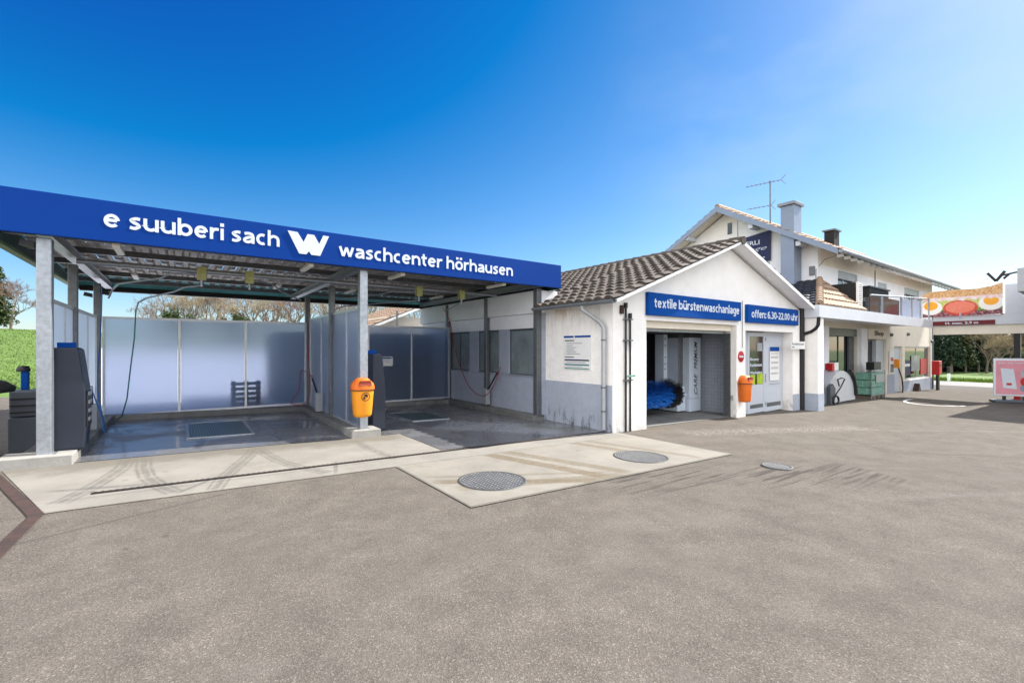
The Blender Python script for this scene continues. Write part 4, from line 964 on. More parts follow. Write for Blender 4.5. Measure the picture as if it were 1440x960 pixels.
# small direction plate
t = thing('direction_sign', (16.3, 6.38, 1.62), 'small white direction plate at the right corner of the wash hall', 'sign')
MB().box(15.22, 16.22, 6.28, 6.295, 1.56, 1.80).box(16.10, 16.2, 6.296, 6.44, 1.64, 1.70).build('plate', 'whitepaint', t)
text('lettering', 'Kundenraum', 'black', t, (15.28, 6.2795, 1.69), XR, .84, .07, depth=.003, bold=0)
b = MB(); b.box(15.32, 15.42, 6.276, 6.2795, 1.61, 1.635); b.prism([(15.27, 6.2795, 1.622), (15.32, 6.2795, 1.595), (15.32, 6.2795, 1.65)], (0, -.004, 0)); b.build('arrow', 'black', t)

# brush wash machine inside the hall
mc = thing('wash_gantry', (11, 8.2, 0), 'brush wash gantry with white lettered column inside the open roller door', 'wash machine')
gx = gz(11.8)
MB().box(12.08, 12.66, 7.74, 8.9, gx+.02, gx+.40).box(12.08, 12.66, 7.74, 8.9, gx+.405, 2.02).build('column', 'machine', mc, bevel=.015)
MB().box(8.7, 9.2, 7.9, 8.9, gx+.05, 2.0).build('column', 'machine', mc, bevel=.015)
MB().box(8.7, 12.66, 7.95, 8.85, 2.03, 2.45).build('crossbeam', 'galvdark', mc, bevel=.01)
MB().box(12.06, 12.68, 7.72, 8.92, 1.90, 2.02).build('column_head', 'galvdark', mc)
text('lettering', 'CARE', 'black', mc, (12.47, 7.738, .22), (0, 0, 1), .62, .17, depth=.003, bold=.004, up=(-1, 0, 0), shear=.35)
text('lettering', 'PREMIUM', 'black', mc, (12.47, 7.738, .97), (0, 0, 1), .82, .17, depth=.003, bold=.004, up=(-1, 0, 0), shear=.35)
b = MB(); b.box(11.62, 11.80, 8.3, 8.6, gx+.1, 2.0); mcol = b.build('guide_rail', 'machine', mc)
b = MB()
for z in (1.85, 1.65, 1.3, 1.1, .95): b.box(11.67, 11.71, 8.293, 8.299, z, z+.04)
b.build('rail_holes', 'black', mcol)
for x in (11.88, 11.96, 12.03): MB().tube([(x, 7.95, .3), (x, 7.95, 2.0)], .018, 8).build('pipe', 'galvdark', mc)
MB().tube([(12.0, 7.9, .45), (11.95, 7.86, .35), (11.9, 7.85, .25)], .035, 8).tube([(11.95, 7.86, .28), (12.02, 7.84, .20)], .05, 8).build('nozzle', 'machine', mc)
MB().box(11.65, 12.05, 7.85, 8.5, gx+.05, gx+.55).build('drive_box', 'machine', mc, bevel=.02)
MB().box(12.69, 12.79, 7.9, 9.3, gx+.02, 2.1).build('column_gap_shade', 'black', mc)  # black strip stands in for shade in the gap beside the tiled wall
# horizontal brush: spokes of bristle tufts on a shaft
random.seed(3)
def brush(c, axis_, L, r, m, n, parent, tw=.022):
    b = MB(); ax = Vector(axis_); o1 = ax.orthogonal().normalized(); o2 = ax.cross(o1); c = Vector(c)
    for i in range(n):
        s = (i/n+random.uniform(-.01, .01)-.5)*L; a = random.uniform(0, 2*pi); d = o1*cos(a)+o2*sin(a); e = d.cross(ax)
        rr = r*random.uniform(.85, 1.05); p = c+ax*s; q = p+d*rr+ax*random.uniform(-.06, .06)+e*rr*.18
        b._add([p+d*.08-ax*tw*.3, p+d*.08+ax*tw*.3, q+ax*tw+e*tw*.6, q-ax*tw-e*tw*.6], [(0, 1, 2, 3)])
    return b.build('brush', m, parent)
brush((9.75, 7.75, .34), (1, 0, 0), 2.3, .37, 'bristleblue', 2300, mc, .019)
brush((11.05, 7.75, .34), (1, 0, 0), .32, .40, 'bristledark', 2200, mc, .010)
MB().tube([(8.7, 7.75, .34), (11.5, 7.75, .34)], .08, 12).build('brush_shaft', 'black', mc)
brush((10.0, 8.75, .75), (0, 0, 1), 2.2, .42, 'bristledark', 500, mc); brush((10.6, 9.2, .8), (0, 0, 1), 2.2, .42, 'bristleblue', 500, mc)

# tiled roof of the annex behind the right bay
an = thing('annex_building', (9, 20, 0), 'annex with shallow tiled roof showing behind the right wash bay', 'building')
MB().box(6.9, 14, 18.3, 24, -.3, 2.9).build('wall', 'cream', an)
tb = MB(); p = Vector((6.0, 17.9, 2.45)); sv = Vector((4.6, 0, 1.9))
tiled(tb, p, (0, 6.4, 0), sv, row=.36, col=.3, amp=.03, step=.04)
r2 = tb.build('roof', 'tileB', an)
b = MB(); b.hexa([(6.05, 17.86, 2.34), (10.6, 17.86, 4.24), (10.6, 18.3, 4.24), (6.05, 18.3, 2.34), (6.05, 17.86, 2.44), (10.6, 17.86, 4.34), (10.6, 18.3, 4.34), (6.05, 18.3, 2.44)]); b.build('verge', 'whitepaint', r2)
MB().tube([(7.1, 17.7, 2.2), (7.1, 17.7, 3.1)], .04, 8).build('vent_pipe', 'galvdark', r2)

# ------------------------------------------------------------------ shop with flat canopy, lower tiled roof, two storey house
HX0, HX1, HY0, HY1 = 20.8, 38.2, 7.6, 15.3
hs_ = thing('shop_house', (29, 11, 0), 'two storey white house with shop on the ground floor and tiled gable roof', 'house')
g = -1.6
# gable wall (plane X) with attic, long wall with openings
zrf = 8.02; ze = 5.72; my = 11.45
MB().prism([(HX0, HY0, g), (HX0, HY0, ze), (HX0, my, zrf-.1), (HX0, HY1, ze), (HX0, HY1, g)], (.3, 0, 0)).build('gable_wall', 'plaster2', hs_)
MB().prism([(HX1-.3, HY0, g), (HX1-.3, HY0, ze), (HX1-.3, my, zrf-.1), (HX1-.3, HY1, ze), (HX1-.3, HY1, g)], (.3, 0, 0)).build('gable_wall', 'plaster2', hs_)
MB().box(HX0+.31, HX1-.31, HY1-.3, HY1, g, ze-.05).build('rear_wall', 'plaster2', hs_)
upw = [(22.9, 25.2, 3.6, 4.95), (28.0, 29.45, 2.98, 4.88), (32.4, 35.3, 3.9, 4.95)]
def wall_y(x0, x1, z0, z1, y, th, holes, name, m, par):
    """wall in a plane Y=const with rectangular openings, butted blocks"""
    b = MB(); x = x0
    for hx0, hx1, hz0, hz1 in sorted(holes):
        if hx0 > x: b.box(x, hx0, y, y+th, z0, z1)
        if hz0 > z0: b.box(hx0, hx1, y, y+th, z0, hz0)
        if hz1 < z1: b.box(hx0, hx1, y, y+th, hz1, z1)
        x = hx1
    b.box(x, x1, y, y+th, z0, z1)
    return b.build(name, m, par)
wall_y(HX0+.301, HX1-.301, 2.95, 5.0, HY0, .3, upw, 'upper_wall', 'plaster2', hs_)
MB().box(HX0+.301, HX1-.301, HY0, HY0+.3, 5.0, ze-.06).build('upper_wall_band', 'cream', hs_)
gf = [(21.75, 25.2, .0, 2.45), (26.1, 29.3, g, 2.02), (30.6, 32.0, g, 1.68), (32.5, 37.7, -.20, 1.66)]
wall_y(HX0+.301, HX1-.301, g, 2.947, HY0, .3, gf, 'ground_floor_wall', 'cream', hs_)
b = MB(); b.box(29.45, 30.58, HY0-.02, HY0-.003, g, .2).box(32.05, HX1, HY0-.02, HY0-.003, g, -.24); b.build('plinth', 'plinth2', hs_)
def window(x0, x1, z0, z1, y, par, mull=1, rec=.18, fm='whitepaint', blind=False, trans=False):
    b = MB(); frame(b, x0+.002, x1-.002, z0+.002, z1-.002, y+rec, y+rec+.06, .08)
    for i in range(1, mull+1):
        x = x0+(x1-x0)*i/(mull+1); b.box(x-.04, x+.04, y+rec, y+rec+.06, z0+.083, z1-.083)
    f = b.build('window', fm, par)
    MB().box(x0+.083, x1-.083, y+rec+.02, y+rec+.035, z0+.083, z1-.083).build('pane', 'glass', f)
    if blind: MB().box(x0+.004, x1-.004, y+.05, y+rec-.01, z1-.32, z1-.004).build('shutter_box', 'lightbox', f)
    return f
window(*upw[0], HY0, hs_, 1, blind=True); window(*upw[1], HY0, hs_, 1, blind=True); window(*upw[2], HY0, hs_, 2, blind=True)
w = window(*gf[0], HY0, hs_, 1, fm='black'); MB().box(21.76, 25.19, HY0+.02, HY0+.12, 2.12, 2.44).build('shutter_box', 'galvdark', w)
MB().box(24.5, 25.1, HY0+.10, HY0+.17, .1, 2.1).build('side_blind', 'hallwall', w)
MB().box(21.9, 23.2, HY0+.28, HY0+.34, 1.80, 1.92).build('shelf_light', 'lightbox', w)
# sliding entrance
d = thing('x', (0, 0, 0), 'x', 'x'); bpy.data.objects.remove(d)
b = MB(); frame(b, 26.11, 28.1, -.74, 2.01, HY0+.25, HY0+.30, .09); b.box(27.05, 27.16, HY0+.25, HY0+.30, -.64, 1.91)
sd = b.build('sliding_door', 'galvdark', hs_); MB().box(26.2, 28.0, HY0+.265, HY0+.28, -.64, 1.91).build('pane', 'glass', sd)
MB().box(28.1, 29.29, HY0+.10, HY0+.25, -1.2, 2.01).build('door_cheek', 'doorgrey', hs_)
MB().box(28.3, 28.42, HY0+.08, HY0+.099, .35, .6).build('call_point', 'whitepaint', hs_)
b = MB(); frame(b, 30.62, 31.98, -1.0, 1.67, HY0+.1, HY0+.16, .07); b.box(30.69, 31.91, HY0+.11, HY0+.15, -.93, 1.60); sdv = b.build('service_door', 'doorgrey', hs_)
MB().tube([(31.7, HY0+.05, .25), (31.7, HY0+.05, .45)], .02, 6).build('handle', 'galv', sdv)
w = window(*gf[3], HY0, hs_, 1, rec=.10, fm='galv')
b = MB(); b.box(32.75, 33.9, HY0+.085, HY0+.10, .05, .9).build('poster', 'navy', w)
MB().box(36.0, 37.4, HY0+.085, HY0+.10, .0, .95).build('poster', 'red', w)
MB().box(34.1, 35.8, HY0+.085, HY0+.10, .25, 1.15).build('poster', 'hallglass', w)
MB().box(32.75, 33.8, HY0+.08, HY0+.084, .55, .70).build('poster_strip', 'whitepaint', w)
# quoin strip beside the entrance, sockets and lamps
b = MB(); b.box(25.25, 26.05, HY0-.14, HY0-.002, g, 2.5); b.build('pilaster', 'plaster2', hs_)
b = MB(); b.box(20.85, 21.6, HY0-.12, HY0-.002, g, 2.5); b.build('pilaster', 'plaster2', hs_)
for x, z in ((29.95, 2.28), (32.9, 2.36), (37.9, 2.0)):
    MB().lathe((x, HY0-.03, z), [(.09, .03), (.09, -.05), (.05, -.10), (0, -.10)], 12, axis='Y').build('wall_lamp', 'galvdark', hs_)
# main roof
X0r, X1r = HX0-.75, HX1+1.0; ey0, ey1 = HY0-.95, HY1+.95
sl_ = (8.14-5.36)/(my-ey0); zf = lambda y: 5.36+(min(y, 2*my-y)-ey0)*sl_
b = MB()
for ya, yb in ((ey0, my-.001), (my+.001, ey1)):
    b.hexa([(X0r, ya, zf(ya)-.16), (X1r, ya, zf(ya)-.16), (X1r, yb, zf(yb)-.16), (X0r, yb, zf(yb)-.16), (X0r, ya, zf(ya)-.03), (X1r, ya, zf(ya)-.03), (X1r, yb, zf(yb)-.03), (X0r, yb, zf(yb)-.03)])
rf = b.build('roof', 'cream', hs_)
tb = MB()
tiled(tb, (X0r-.03, ey0-.04, zf(ey0)-.04), (X1r-X0r+.06, 0, 0), (0, my-ey0+.04, zf(my)-zf(ey0)+.02), row=.36, col=.30, amp=.035, step=.045, seg=5)
tiled(tb, (X1r+.03, ey1+.04, zf(ey1)-.04), (X0r-X1r-.06, 0, 0), (0, my-ey1-.04, zf(my)-zf(ey1)+.02), row=.36, col=.30, amp=.035, step=.045, seg=5)
n = int((X1r-X0r)/.36)
for i in range(n): tb.tube([(X0r+i*.36, my, zf(my)+.0), (X0r+i*.36+.38, my, zf(my)+.02)], .12, 8)
tb.build('tiles', 'tileB', rf)
b = MB()
for sgn in (-1, 1):
    ya = my+sgn*.0015; yb = my+sgn*(my-ey0)
    p = [(X0r-.035, ya, zf(my)-.26), (X0r-.035, yb, zf(ey0)-.22), (X0r-.035, yb, zf(ey0)+.01), (X0r-.035, ya, zf(my)+.0)]
    b.prism(p, (.034, 0, 0))
b.build('bargeboard', 'chimney', rf)
MB().tube([(X0r, ey0-.09, zf(ey0)-.10), (X1r+.1, ey0-.09, zf(ey0)-.10)], .085, 10).build('gutter', 'gutter', rf)
MB().tube([(X1r-.1, ey0-.09, zf(ey0)-.16), (X1r-.1, ey0-.09, zf(ey0)-.35), (X1r-.5, ey0+.3, zf(ey0)-.75), (HX1-.15, HY0-.06, zf(ey0)-.95), (HX1-.15, HY0-.06, g)], .045, 8).build('downpipe', 'galvdark', rf)
b = MB(); x = X0r+.6
while x < X1r-.2: b.box(x-.05, x+.05, ey0+.02, ey0+.22, zf(ey0)-.24, zf(ey0)-.13); x += .72
b.build('rafter_ends', 'whitepaint', rf)
for y, z in ((9.95, 7.02), (13.05, 7.10), (8.05, 5.92)): MB().box(X0r+.05, HX0-.005, y-.09, y+.09, z-.20, z-.01).build('purlin_end', 'paleblue', rf)
# chimneys
b = MB(); b.box(20.08, 20.78, 8.19, 8.70, 2.5, 7.42); ch = b.build('chimney', 'chimney', rf, bevel=.01)
b = MB(); b.box(20.00, 20.86, 8.11, 8.80, 7.425, 7.56); b.build('cap', 'gutter', ch, bevel=.02)
b = MB(); b.box(27.5, 28.2, 9.3, 9.75, 6.8, 7.72); ch = b.build('chimney', 'rubber', rf); MB().box(27.42, 28.28, 9.22, 9.83, 7.725, 7.80).build('cap', 'galvdark', ch)
# attic vent window, meter
b = MB(); frame(b, 0, 1, 0, 1, 0, 1) if False else None
MB().box(HX0-.03, HX0-.002, 11.14, 11.34, 6.92, 7.44).build('attic_window', 'glass', hs_)
MB().box(HX0-.04, HX0-.003, 7.70, 7.90, 4.55, 4.92).build('fuse_box', 'galvdark', hs_)
MB().tube([(HX0-.03, 7.66, 4.4), (HX0-.03, 7.66, 4.75), (HX0+.4, 7.5, 5.2), (HX0+1.6, 7.2, 5.55)], .012, 6).build('cable', 'galvdark', hs_)
MB().tube([(27.55, HY0-.02, 5.4), (27.55, HY0-.02, 3.0)], .02, 6).build('lightning_rod', 'galvdark', hs_)
# navy banner on the gable
t = thing('banner', (HX0-.05, 10.3, 5.4), 'navy blue banner with white lettering on the house gable behind the wash hall ridge', 'banner')
MB().prism([(HX0-.10, 11.9, 5.05), (HX0-.10, 9.38, 5.42), (HX0-.10, 9.38, 6.72), (HX0-.10, 11.9, 6.42)], (.04, 0, 0)).build('cloth', 'navy', t)
text('lettering', 'EERLI', 'letter', t, (HX0-.102, 10.62, 6.18), YL, .78, .20, depth=.004)
text('lettering', 'Garage', 'letter', t, (HX0-.102, 11.15, 5.85), YL, 1.62, .24, depth=.004, bold=-.005, shear=.45)
b = MB(); b.box(HX0-.106, HX0-.102, 9.62, 9.95, 5.55, 5.60); b.build('small_line', 'letter', t)
# aerial
t = thing('tv_aerial', (20.5, 9.3, 6.9), 'double television aerial on a thin mast beside the grey chimney', 'aerial')
MB().tube([(20.5, 9.30, 6.9), (20.5, 9.30, 8.78)], .028, 8).build('mast', 'galvdark', t)
def aerial(z, L0, L1, name):
    b = MB(); d = Vector((-.25, 1, 0)).normalized(); c = Vector((20.5, 9.3, z)); s = Vector((d.y, -d.x, 0))
    b.bar(c-d*L1, c+d*L0, .022, .022)
    k = -L1+.1
    while k < L0: b.bar(c+d*k-s*.13, c+d*k+s*.13, .010, .010); b.bar(c+d*k-Vector((0, 0, .05)), c+d*k+Vector((0, 0, .05)), .008); k += .17
    for sg in (-1, 1): b.bar(c-d*L1, c-d*(L1+.18)+Vector((0, 0, .2*sg)), .02)
    return b.build(name, 'galvdark', t)
aerial(8.72, .95, .40, 'antenna'); aerial(7.72, .9, .02, 'antenna')

# shop canopy
cn = thing('shop_canopy', (23, 6.2, 0), 'flat white canopy with pale fascia running along the shop front', 'canopy')
MB().box(16.36, 29.9, 5.95, HY0-.003, 2.72, 2.90).build('slab', 'plaster2', cn)
b = MB(); b.box(16.34, 29.86, 5.91, 5.948, 2.57, 2.96).box(16.30, 16.338, 5.91, 8.4, 2.57, 2.96); b.build('fascia', 'paleblue', cn, bevel=.004)
b = MB(); b.box(16.36, 16.80, 5.97, 6.36, -.7, 2.715); b.build('pillar', 'plaster', cn, bevel=.006)
b = MB(); b.box(16.35, 16.81, 5.96, 6.37, -.7, .14); b.build('pillar_plinth', 'plinth2', cn)
MB().tube([(16.30, 6.42, -.6), (16.30, 6.42, 2.9)], .085, 10).build('downpipe', 'black', cn)
MB().tube([(16.32, 6.36, 2.05), (16.33, 6.15, 2.12), (16.34, 6.02, 2.22), (16.34, 5.96, 2.32), (16.34, 5.94, 2.58)], .05, 10).build('pipe_bend', 'black', cn)
MB().box(16.26, 16.35, 6.7, 6.8, -.7, 2.8).build('gap_shade', 'black', cn)  # black strip stands in for the shade between hall and shop canopy
# hipped tile apron between canopy and house
hp_ = thing('lower_tiled_roof', (19, 7, 3), 'low hipped tile roof above the shop canopy between wash hall and house', 'roof')
A, B_, C_, D_, E_ = Vector((16.55, 6.0, 2.99)), Vector((20.88, 6.0, 2.99)), Vector((20.75, 7.52, 4.35)), Vector((20.87, 7.52, 4.35)), Vector((16.55, 10.6, 2.99))
# front slope built of rows of pan tiles clipped to the hip line
def clipped(mb, A, B, P, Q, rows, col=.29, amp=.03, step=.05, seg=5):
    n = (B-A).cross(P-A).normalized(); n = n if n.z > 0 else -n
    for r in range(rows):
        t0, t1 = r/rows, (r+1)/rows
        L0, R0 = A.lerp(P, t0), B.lerp(Q, t0); L1, R1 = A.lerp(P, t1), B.lerp(Q, t1); N = max(2, int((R0-L0).length/col)*seg)
        prof = [amp*(abs(sin(pi*k/seg))**.8) for k in range(seg)]; a = []; b = []; c = []
        for k in range(N+1):
            h = prof[k % seg]; a.append(L0.lerp(R0, k/N)+n*(h+step)); b.append(L1.lerp(R1, k/N)+n*(h+.004)); c.append(L0.lerp(R0, k/N))
        m = N+1; mb._add(a+b+c, [(k, k+1, m+k+1, m+k) for k in range(N)] + [(2*m+k, 2*m+k+1, k+1, k) for k in range(N)])
tb = MB(); clipped(tb, A, B_, C_, D_, 5)
tb.build('front_slope', 'tileB', hp_)
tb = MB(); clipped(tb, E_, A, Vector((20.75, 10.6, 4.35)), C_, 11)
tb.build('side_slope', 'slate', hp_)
b = MB(); 
for i in range(13):
    p = A.lerp(C_, i/13); q = A.lerp(C_, (i+1.15)/13); b.tube([p+Vector((0, 0, .05)), q+Vector((0, 0, .03))], .12, 10, r2=.095)
b.build('hip_tiles', 'tileB', hp_)
b = MB(); b.prism([A, C_, D_, B_], (0, .02, -.06)); b.prism([E_, (20.75, 10.6, 4.35), C_, A], (.02, 0, -.06)); b.build('boarding', 'wood', hp_)
# dark screen and ventilation unit beside it
t = thing('roof_screen', (23.2, 6.9, 3), 'dark screen with pale louvred end standing on the shop canopy', 'screen')
b = MB(); b.box(20.90, 20.98, 6.36, 7.55, 2.98, 4.10); b.build('panel', 'rubber', t)
b = MB()
b.box(20.90, 20.94, 6.26, 6.34, 2.98, 4.12).box(21.28, 21.32, 6.26, 6.34, 2.98, 4.12)
for i in range(13): b.box(20.942, 21.278, 6.27, 6.33, 3.02+i*.085, 3.065+i*.085)
b.build('louvre', 'whitepaint', t)
# balcony on the canopy
t = thing('balcony_railing', (26, 6.1, 2.9), 'balcony railing with dark and clear glass panels on the shop canopy', 'railing')
rz_ = lambda x: 3.62+(x-21.5)*.045
for x in (22.8, 25.3, 26.9, 28.3, 29.8):
    MB().box(x-.03, x+.03, 6.02, 6.08, 2.905, rz_(x)).build('post', 'galv', t)
MB().tube([(21.5, 6.05, rz_(21.5)+.02), (29.85, 6.05, rz_(29.85)+.02)], .03, 8).build('handrail', 'galv', t)
MB().tube([(29.85, 6.08, 4.0), (34.0, 7.5, 4.3)], .03, 8).build('handrail', 'wood', t)
for x0, x1, m in ((21.5, 22.7, 'darkglass'), (22.9, 25.2, 'darkglass'), (25.4, 26.8, 'frost'), (27.0, 28.2, 'frost')):
    MB().box(x0, x1, 6.085, 6.10, 2.96, rz_(x0)-.04).build('glass_panel', m, t)
MB().box(21.46, 21.5, 6.1, 7.5, 2.96, 3.56).build('glass_panel', 'glass', t)
t = thing('balcony_cabinet', (24, 7.0, 2.9), 'flat black chest standing behind the balcony railing', 'chest')
MB().box(22.9, 25.4, 6.5, 7.1, 3.5, 4.10).build('body', 'rubber', t, bevel=.02); MB().box(22.85, 25.45, 6.45, 7.15, 4.105, 4.16).build('lid', 'black', t)
b = MB(); b.box(23, 23.1, 6.55, 6.65, 2.905, 3.5).box(25.2, 25.3, 6.55, 6.65, 2.905, 3.5); b.build('leg', 'galvdark', t)
# shop sign
t = thing('shop_sign', (27.6, HY0, 2.0), 'cream box sign over the shop sliding door', 'sign')
MB().box(26.10, 29.28, HY0-.16, HY0-.005, 2.03, 2.50).build('box', 'cream', t)
text('lettering', 'Shop', M['wood'], t, (26.95, HY0-.161, 2.13), XR, 1.35, .30, depth=.006, bold=.04)
# silver drum shaped air station with hose
t = thing('air_station', (19.9, 6.9, 0), 'silver drum shaped vacuum station with black hose beside the canopy pillar', 'vacuum station')
cx, z0 = 20.7, gz(20.7)
b = MB(); pr = [(cx+1.45*cos(a), z0+.05+1.2*sin(a)) for a in [pi*k/18 for k in range(19)]]
b.prism([(x, 6.75, z) for x, z in pr], (0, .75, 0)); b.build('drum', 'silver', t)
b = MB(); pr2 = [(cx+.1+1.47*cos(a), z0+.05+1.215*sin(a)) for a in [pi*(.34+.011*k) for k in range(19)]]
for i in range(18):
    pass
ob = [(cx+.55+.85*cos(a), z0+.03+1.22*sin(a)) for a in [pi*k/2/10+.15 for k in range(9)]]
b.tube([(x, 6.70, z) for x, z in ob], .06, 8); b.build('strap', 'black', t)
b = MB(); b.prism([(cx-1.5, 6.73, z0), (cx-1.1, 6.73, z0), (cx-1.0, 6.73, z0+.62), (cx-1.25, 6.73, z0+.80), (cx-1.5, 6.73, z0+.7)], (0, -.12, 0)); b.build('end_cover', 'greybox', t)
MB().tube([(cx-1.2, 6.6, z0+.3), (cx-.6, 6.58, z0+.65), (cx-.2, 6.58, z0+.95), (cx-.5, 6.58, z0+1.0), (cx-.9, 6.58, z0+.95), (cx-.75, 6.58, z0+.7)], .025, 6).tube([(cx-1.3+.25*cos(a), 6.5, z0+.2+.17*sin(a)) for a in [k*pi/8 for k in range(17)]], .035, 6).build('hose', 'black', t)
t = thing('sign_box', (22, 6.9, .7), 'small red and white box on top of the silver vacuum station', 'box')
MB().box(20.6, 21.0, 6.95, 7.2, z0+1.26, z0+1.56).build('white_box', 'whitepaint', t); MB().box(20.38, 20.59, 6.95, 7.2, z0+1.26, z0+1.52).build('red_box', 'red', t)
# crate cage of drinks
t = thing('drinks_cage', (24.6, 7, 0), 'wire cage with green drinks crates in front of the shop', 'crate cage')
z0 = gz(24.5)
b = MB(); 
for x, y in ((23.9, 6.7), (25.6, 6.7), (23.9, 7.35), (25.6, 7.35)): b.box(x-.02, x+.02, y-.02, y+.02, z0, z0+1.25)
b.box(23.9, 25.6, 6.69, 6.71, z0+1.2, z0+1.24).box(23.9, 25.6, 6.69, 6.71, z0+.16, z0+.2); b.build('frame', 'galv', t)
for k, (x0, x1) in enumerate(((23.95, 24.75), (24.78, 25.57))):
    for j in range(3): MB().box(x0, x1, 6.72, 7.3, z0+.2+j*.32, z0+.50+j*.32).build('crate', 'green', t, bevel=.02)
b = MB(); b.box(24.4, 25.5, 6.675, 6.688, z0+.72, z0+1.08); b.build('price_card', 'lightbox', t)
MB().box(24.6, 25.5, 6.8, 7.1, z0+1.26, z0+1.6).build('top_panel', 'black', t)
b = MB()
for i in range(3): b.box(24.0+i*.55, 24.3+i*.55, 6.66, 7.3, z0+.02, z0+.15)
b.build('feet', 'wood', t)
# extinguisher / air hose post near the service door
t = thing('first_aid_board', (29.9, HY0, .2), 'narrow white board with red and dark symbols on the wall right of the entrance', 'board')
MB().box(29.65, 30.35, HY0-.06, HY0-.022, .25, 1.45).build('board', 'whitepaint', t)
MB().box(29.8, 30.2, HY0-.07, HY0-.061, .92, 1.1).build('symbol', 'red', t); MB().box(29.75, 30.25, HY0-.07, HY0-.061, .32, .75).build('symbol', 'galvdark', t)
t = thing('air_hose', (30.4, HY0, .2), 'yellow air and water hose unit hanging on the wall beside the service door', 'hose')
MB().box(30.38, 30.58, HY0-.25, HY0-.022, .55, 1.0).build('unit', 'yellow', t, bevel=.02)
MB().tube([(30.5, HY0-.2, .55), (30.7, HY0-.3, 0), (30.95, HY0-.28, -.5), (31.2, HY0-.2, -.85)], .03, 6).build('hose', 'black', t)
t = thing('post_box', (37.6, 7.1, -.9), 'red post box on a dark stand at the corner of the house', 'post box')
MB().box(36.3, 36.9, 6.9, 7.25, -.0, .82).build('box', 'red', t, bevel=.03); MB().box(36.5, 36.62, 7.0, 7.1, -1.1, -.005).box(36.75, 36.87, 7.0, 7.1, -1.1, -.005).build('stand', 'black', t)
MB().box(36.38, 36.82, 6.888, 6.898, .55, .62).build('slot', 'black', t)
b = MB(); b.prism([(33.6, 7.52, gz(33.6)), (34.2, 7.52, gz(34)), (33.9, 7.52, gz(34)+.45)], (0, -.25, 0)); tag(b.build('wheel_guard', 'rust'), 'small brown wheel guard at the foot of the wall under the poster window', 'guard')

# ------------------------------------------------------------------ drive-through beam with banner and height sign
bm = thing('cross_beam', (29.95, 4.4, 0), 'white cross beam between shop canopy and fuel canopy with cream underside', 'beam')
MB().box(29.86, 30.4, 2.4, 5.905, 2.66, 3.12).build('fascia', 'paleblue', bm)
MB().box(29.92, 30.36, 2.4, 5.93, 2.24, 2.655).build('soffit_beam', 'cream', bm)
MB().box(29.87, 30.3, 2.9, 3.50, 3.125, 4.45).build('end_panel', 'paleblue', bm)
MB().box(30.0, 30.3, 3.05, 3.25, -1.0, .75).build('column', 'red', bm); MB().box(30.0, 30.3, 3.05, 3.25, .752, 2.24).build('column', 'black', bm)
t = thing('food_banner', (29.75, 3.56, 3.10), 'banner printed with a huge egg and tomato sandwich above the drive-through', 'banner')
pr = [(6.28, 3.10), (3.56, 3.13), (3.56, 4.55), (3.9, 4.42), (4.4, 4.34), (5.2, 4.37), (6.0, 4.33), (6.28, 4.20)]
b = MB(); b.prism([(29.78, y, z) for y, z in pr], (.05, 0, 0)); b.build('print', 'food', t)
o = t.children[0] if t.children else None
b = MB(); b.box(29.765, 29.778, 4.9, 4.96, 3.0, 3.25); b.build('fixing', 'galv', t)
t = thing('height_sign', (29.8, 4.9, 2.66), 'dark red height limit sign under the sandwich banner', 'sign')
MB().box(29.82, 29.858, 3.80, 5.95, 2.68, 2.88).build('board', 'darkred', t)
text('lettering', 'H. max. 2.9 m', 'letter', t, (29.819, 5.46, 2.72), YL, 1.12, .115, depth=.004, bold=.035)
# fuel canopy
fc = thing('fuel_canopy', (30, -4, 0), 'fuel station canopy with perforated fascia entering at the right edge', 'canopy')
MB().box(24.0, 44, -14, 2.45, 3.62, 4.35).build('slab', 'whitepaint', fc)
b = MB(); b.box(23.94, 23.998, -14, 2.51, 3.60, 4.42).box(24.0, 44, 2.452, 2.51, 3.60, 4.42); b.build('fascia', 'lightbox', fc)
for x, y in ((33, -2), (33, -9)): MB().box(x-.2, x+.2, y-.2, y+.2, -1.2, 3.61).build('column', 'red', fc)
t = thing('roof_emblem', (29.9, 3.6, 4.6), 'dark brown branch-like emblem on a rod above the sandwich banner', 'emblem')
b = MB(); b.bar((29.9, 3.78, 4.62), (29.9, 4.05, 5.02), .12, .1).bar((29.9, 3.78, 4.62), (29.9, 3.5, 5.05), .12, .1).bar((29.9, 3.55, 4.7), (29.9, 3.35, 4.92), .08, .08); b.build('arms', 'rust', t)
b = MB(); b.bar((29.9, 3.6, 4.86), (29.9, 2.6, 5.05), .07, .07); b.build('rod', 'rust', t)
# poster stand
t = thing('poster_stand', (28.3, 3.2, gz(28.3)), 'pavement poster stand with pink poster of a phone, at the right edge', 'poster stand')
ps = Vector((28.05, 3.62, gz(28)+.28)); pr_ = Vector((.55, -1, 0)).normalized(); up_ = Vector((.0, 0, 1)); nn = pr_.cross(up_)
def prect(nm, m, x0, x1, z0, z1, d0, d1, bev=0):
    p = [ps+pr_*x0+up_*z0, ps+pr_*x1+up_*z0, ps+pr_*x1+up_*z1, ps+pr_*x0+up_*z1]
    return MB().prism([q+nn*d0 for q in p], nn*(d1-d0)).build(nm, m, t, bevel=bev)
prect('frame', 'silver', 0, 1.35, 0, 1.60, -.06, .0, .02); prect('poster', 'pink', .07, 1.28, .08, 1.50, .001, .006)
prect('base', 'greybox', -.05, 1.4, -.27, -.16, -.30, .25, .04); prect('spring', 'black', .3, .40, -.16, .0, -.08, -.02); prect('spring', 'black', .95, 1.05, -.16, .0, -.08, -.02)
p = [ps+pr_*a+up_*c+nn*.0065 for a, c in ((.30, .35), (.72, .30), (.62, 1.15), (.22, 1.18))]; MB().prism(p, nn*.004).build('phone_picture', 'letter', t)
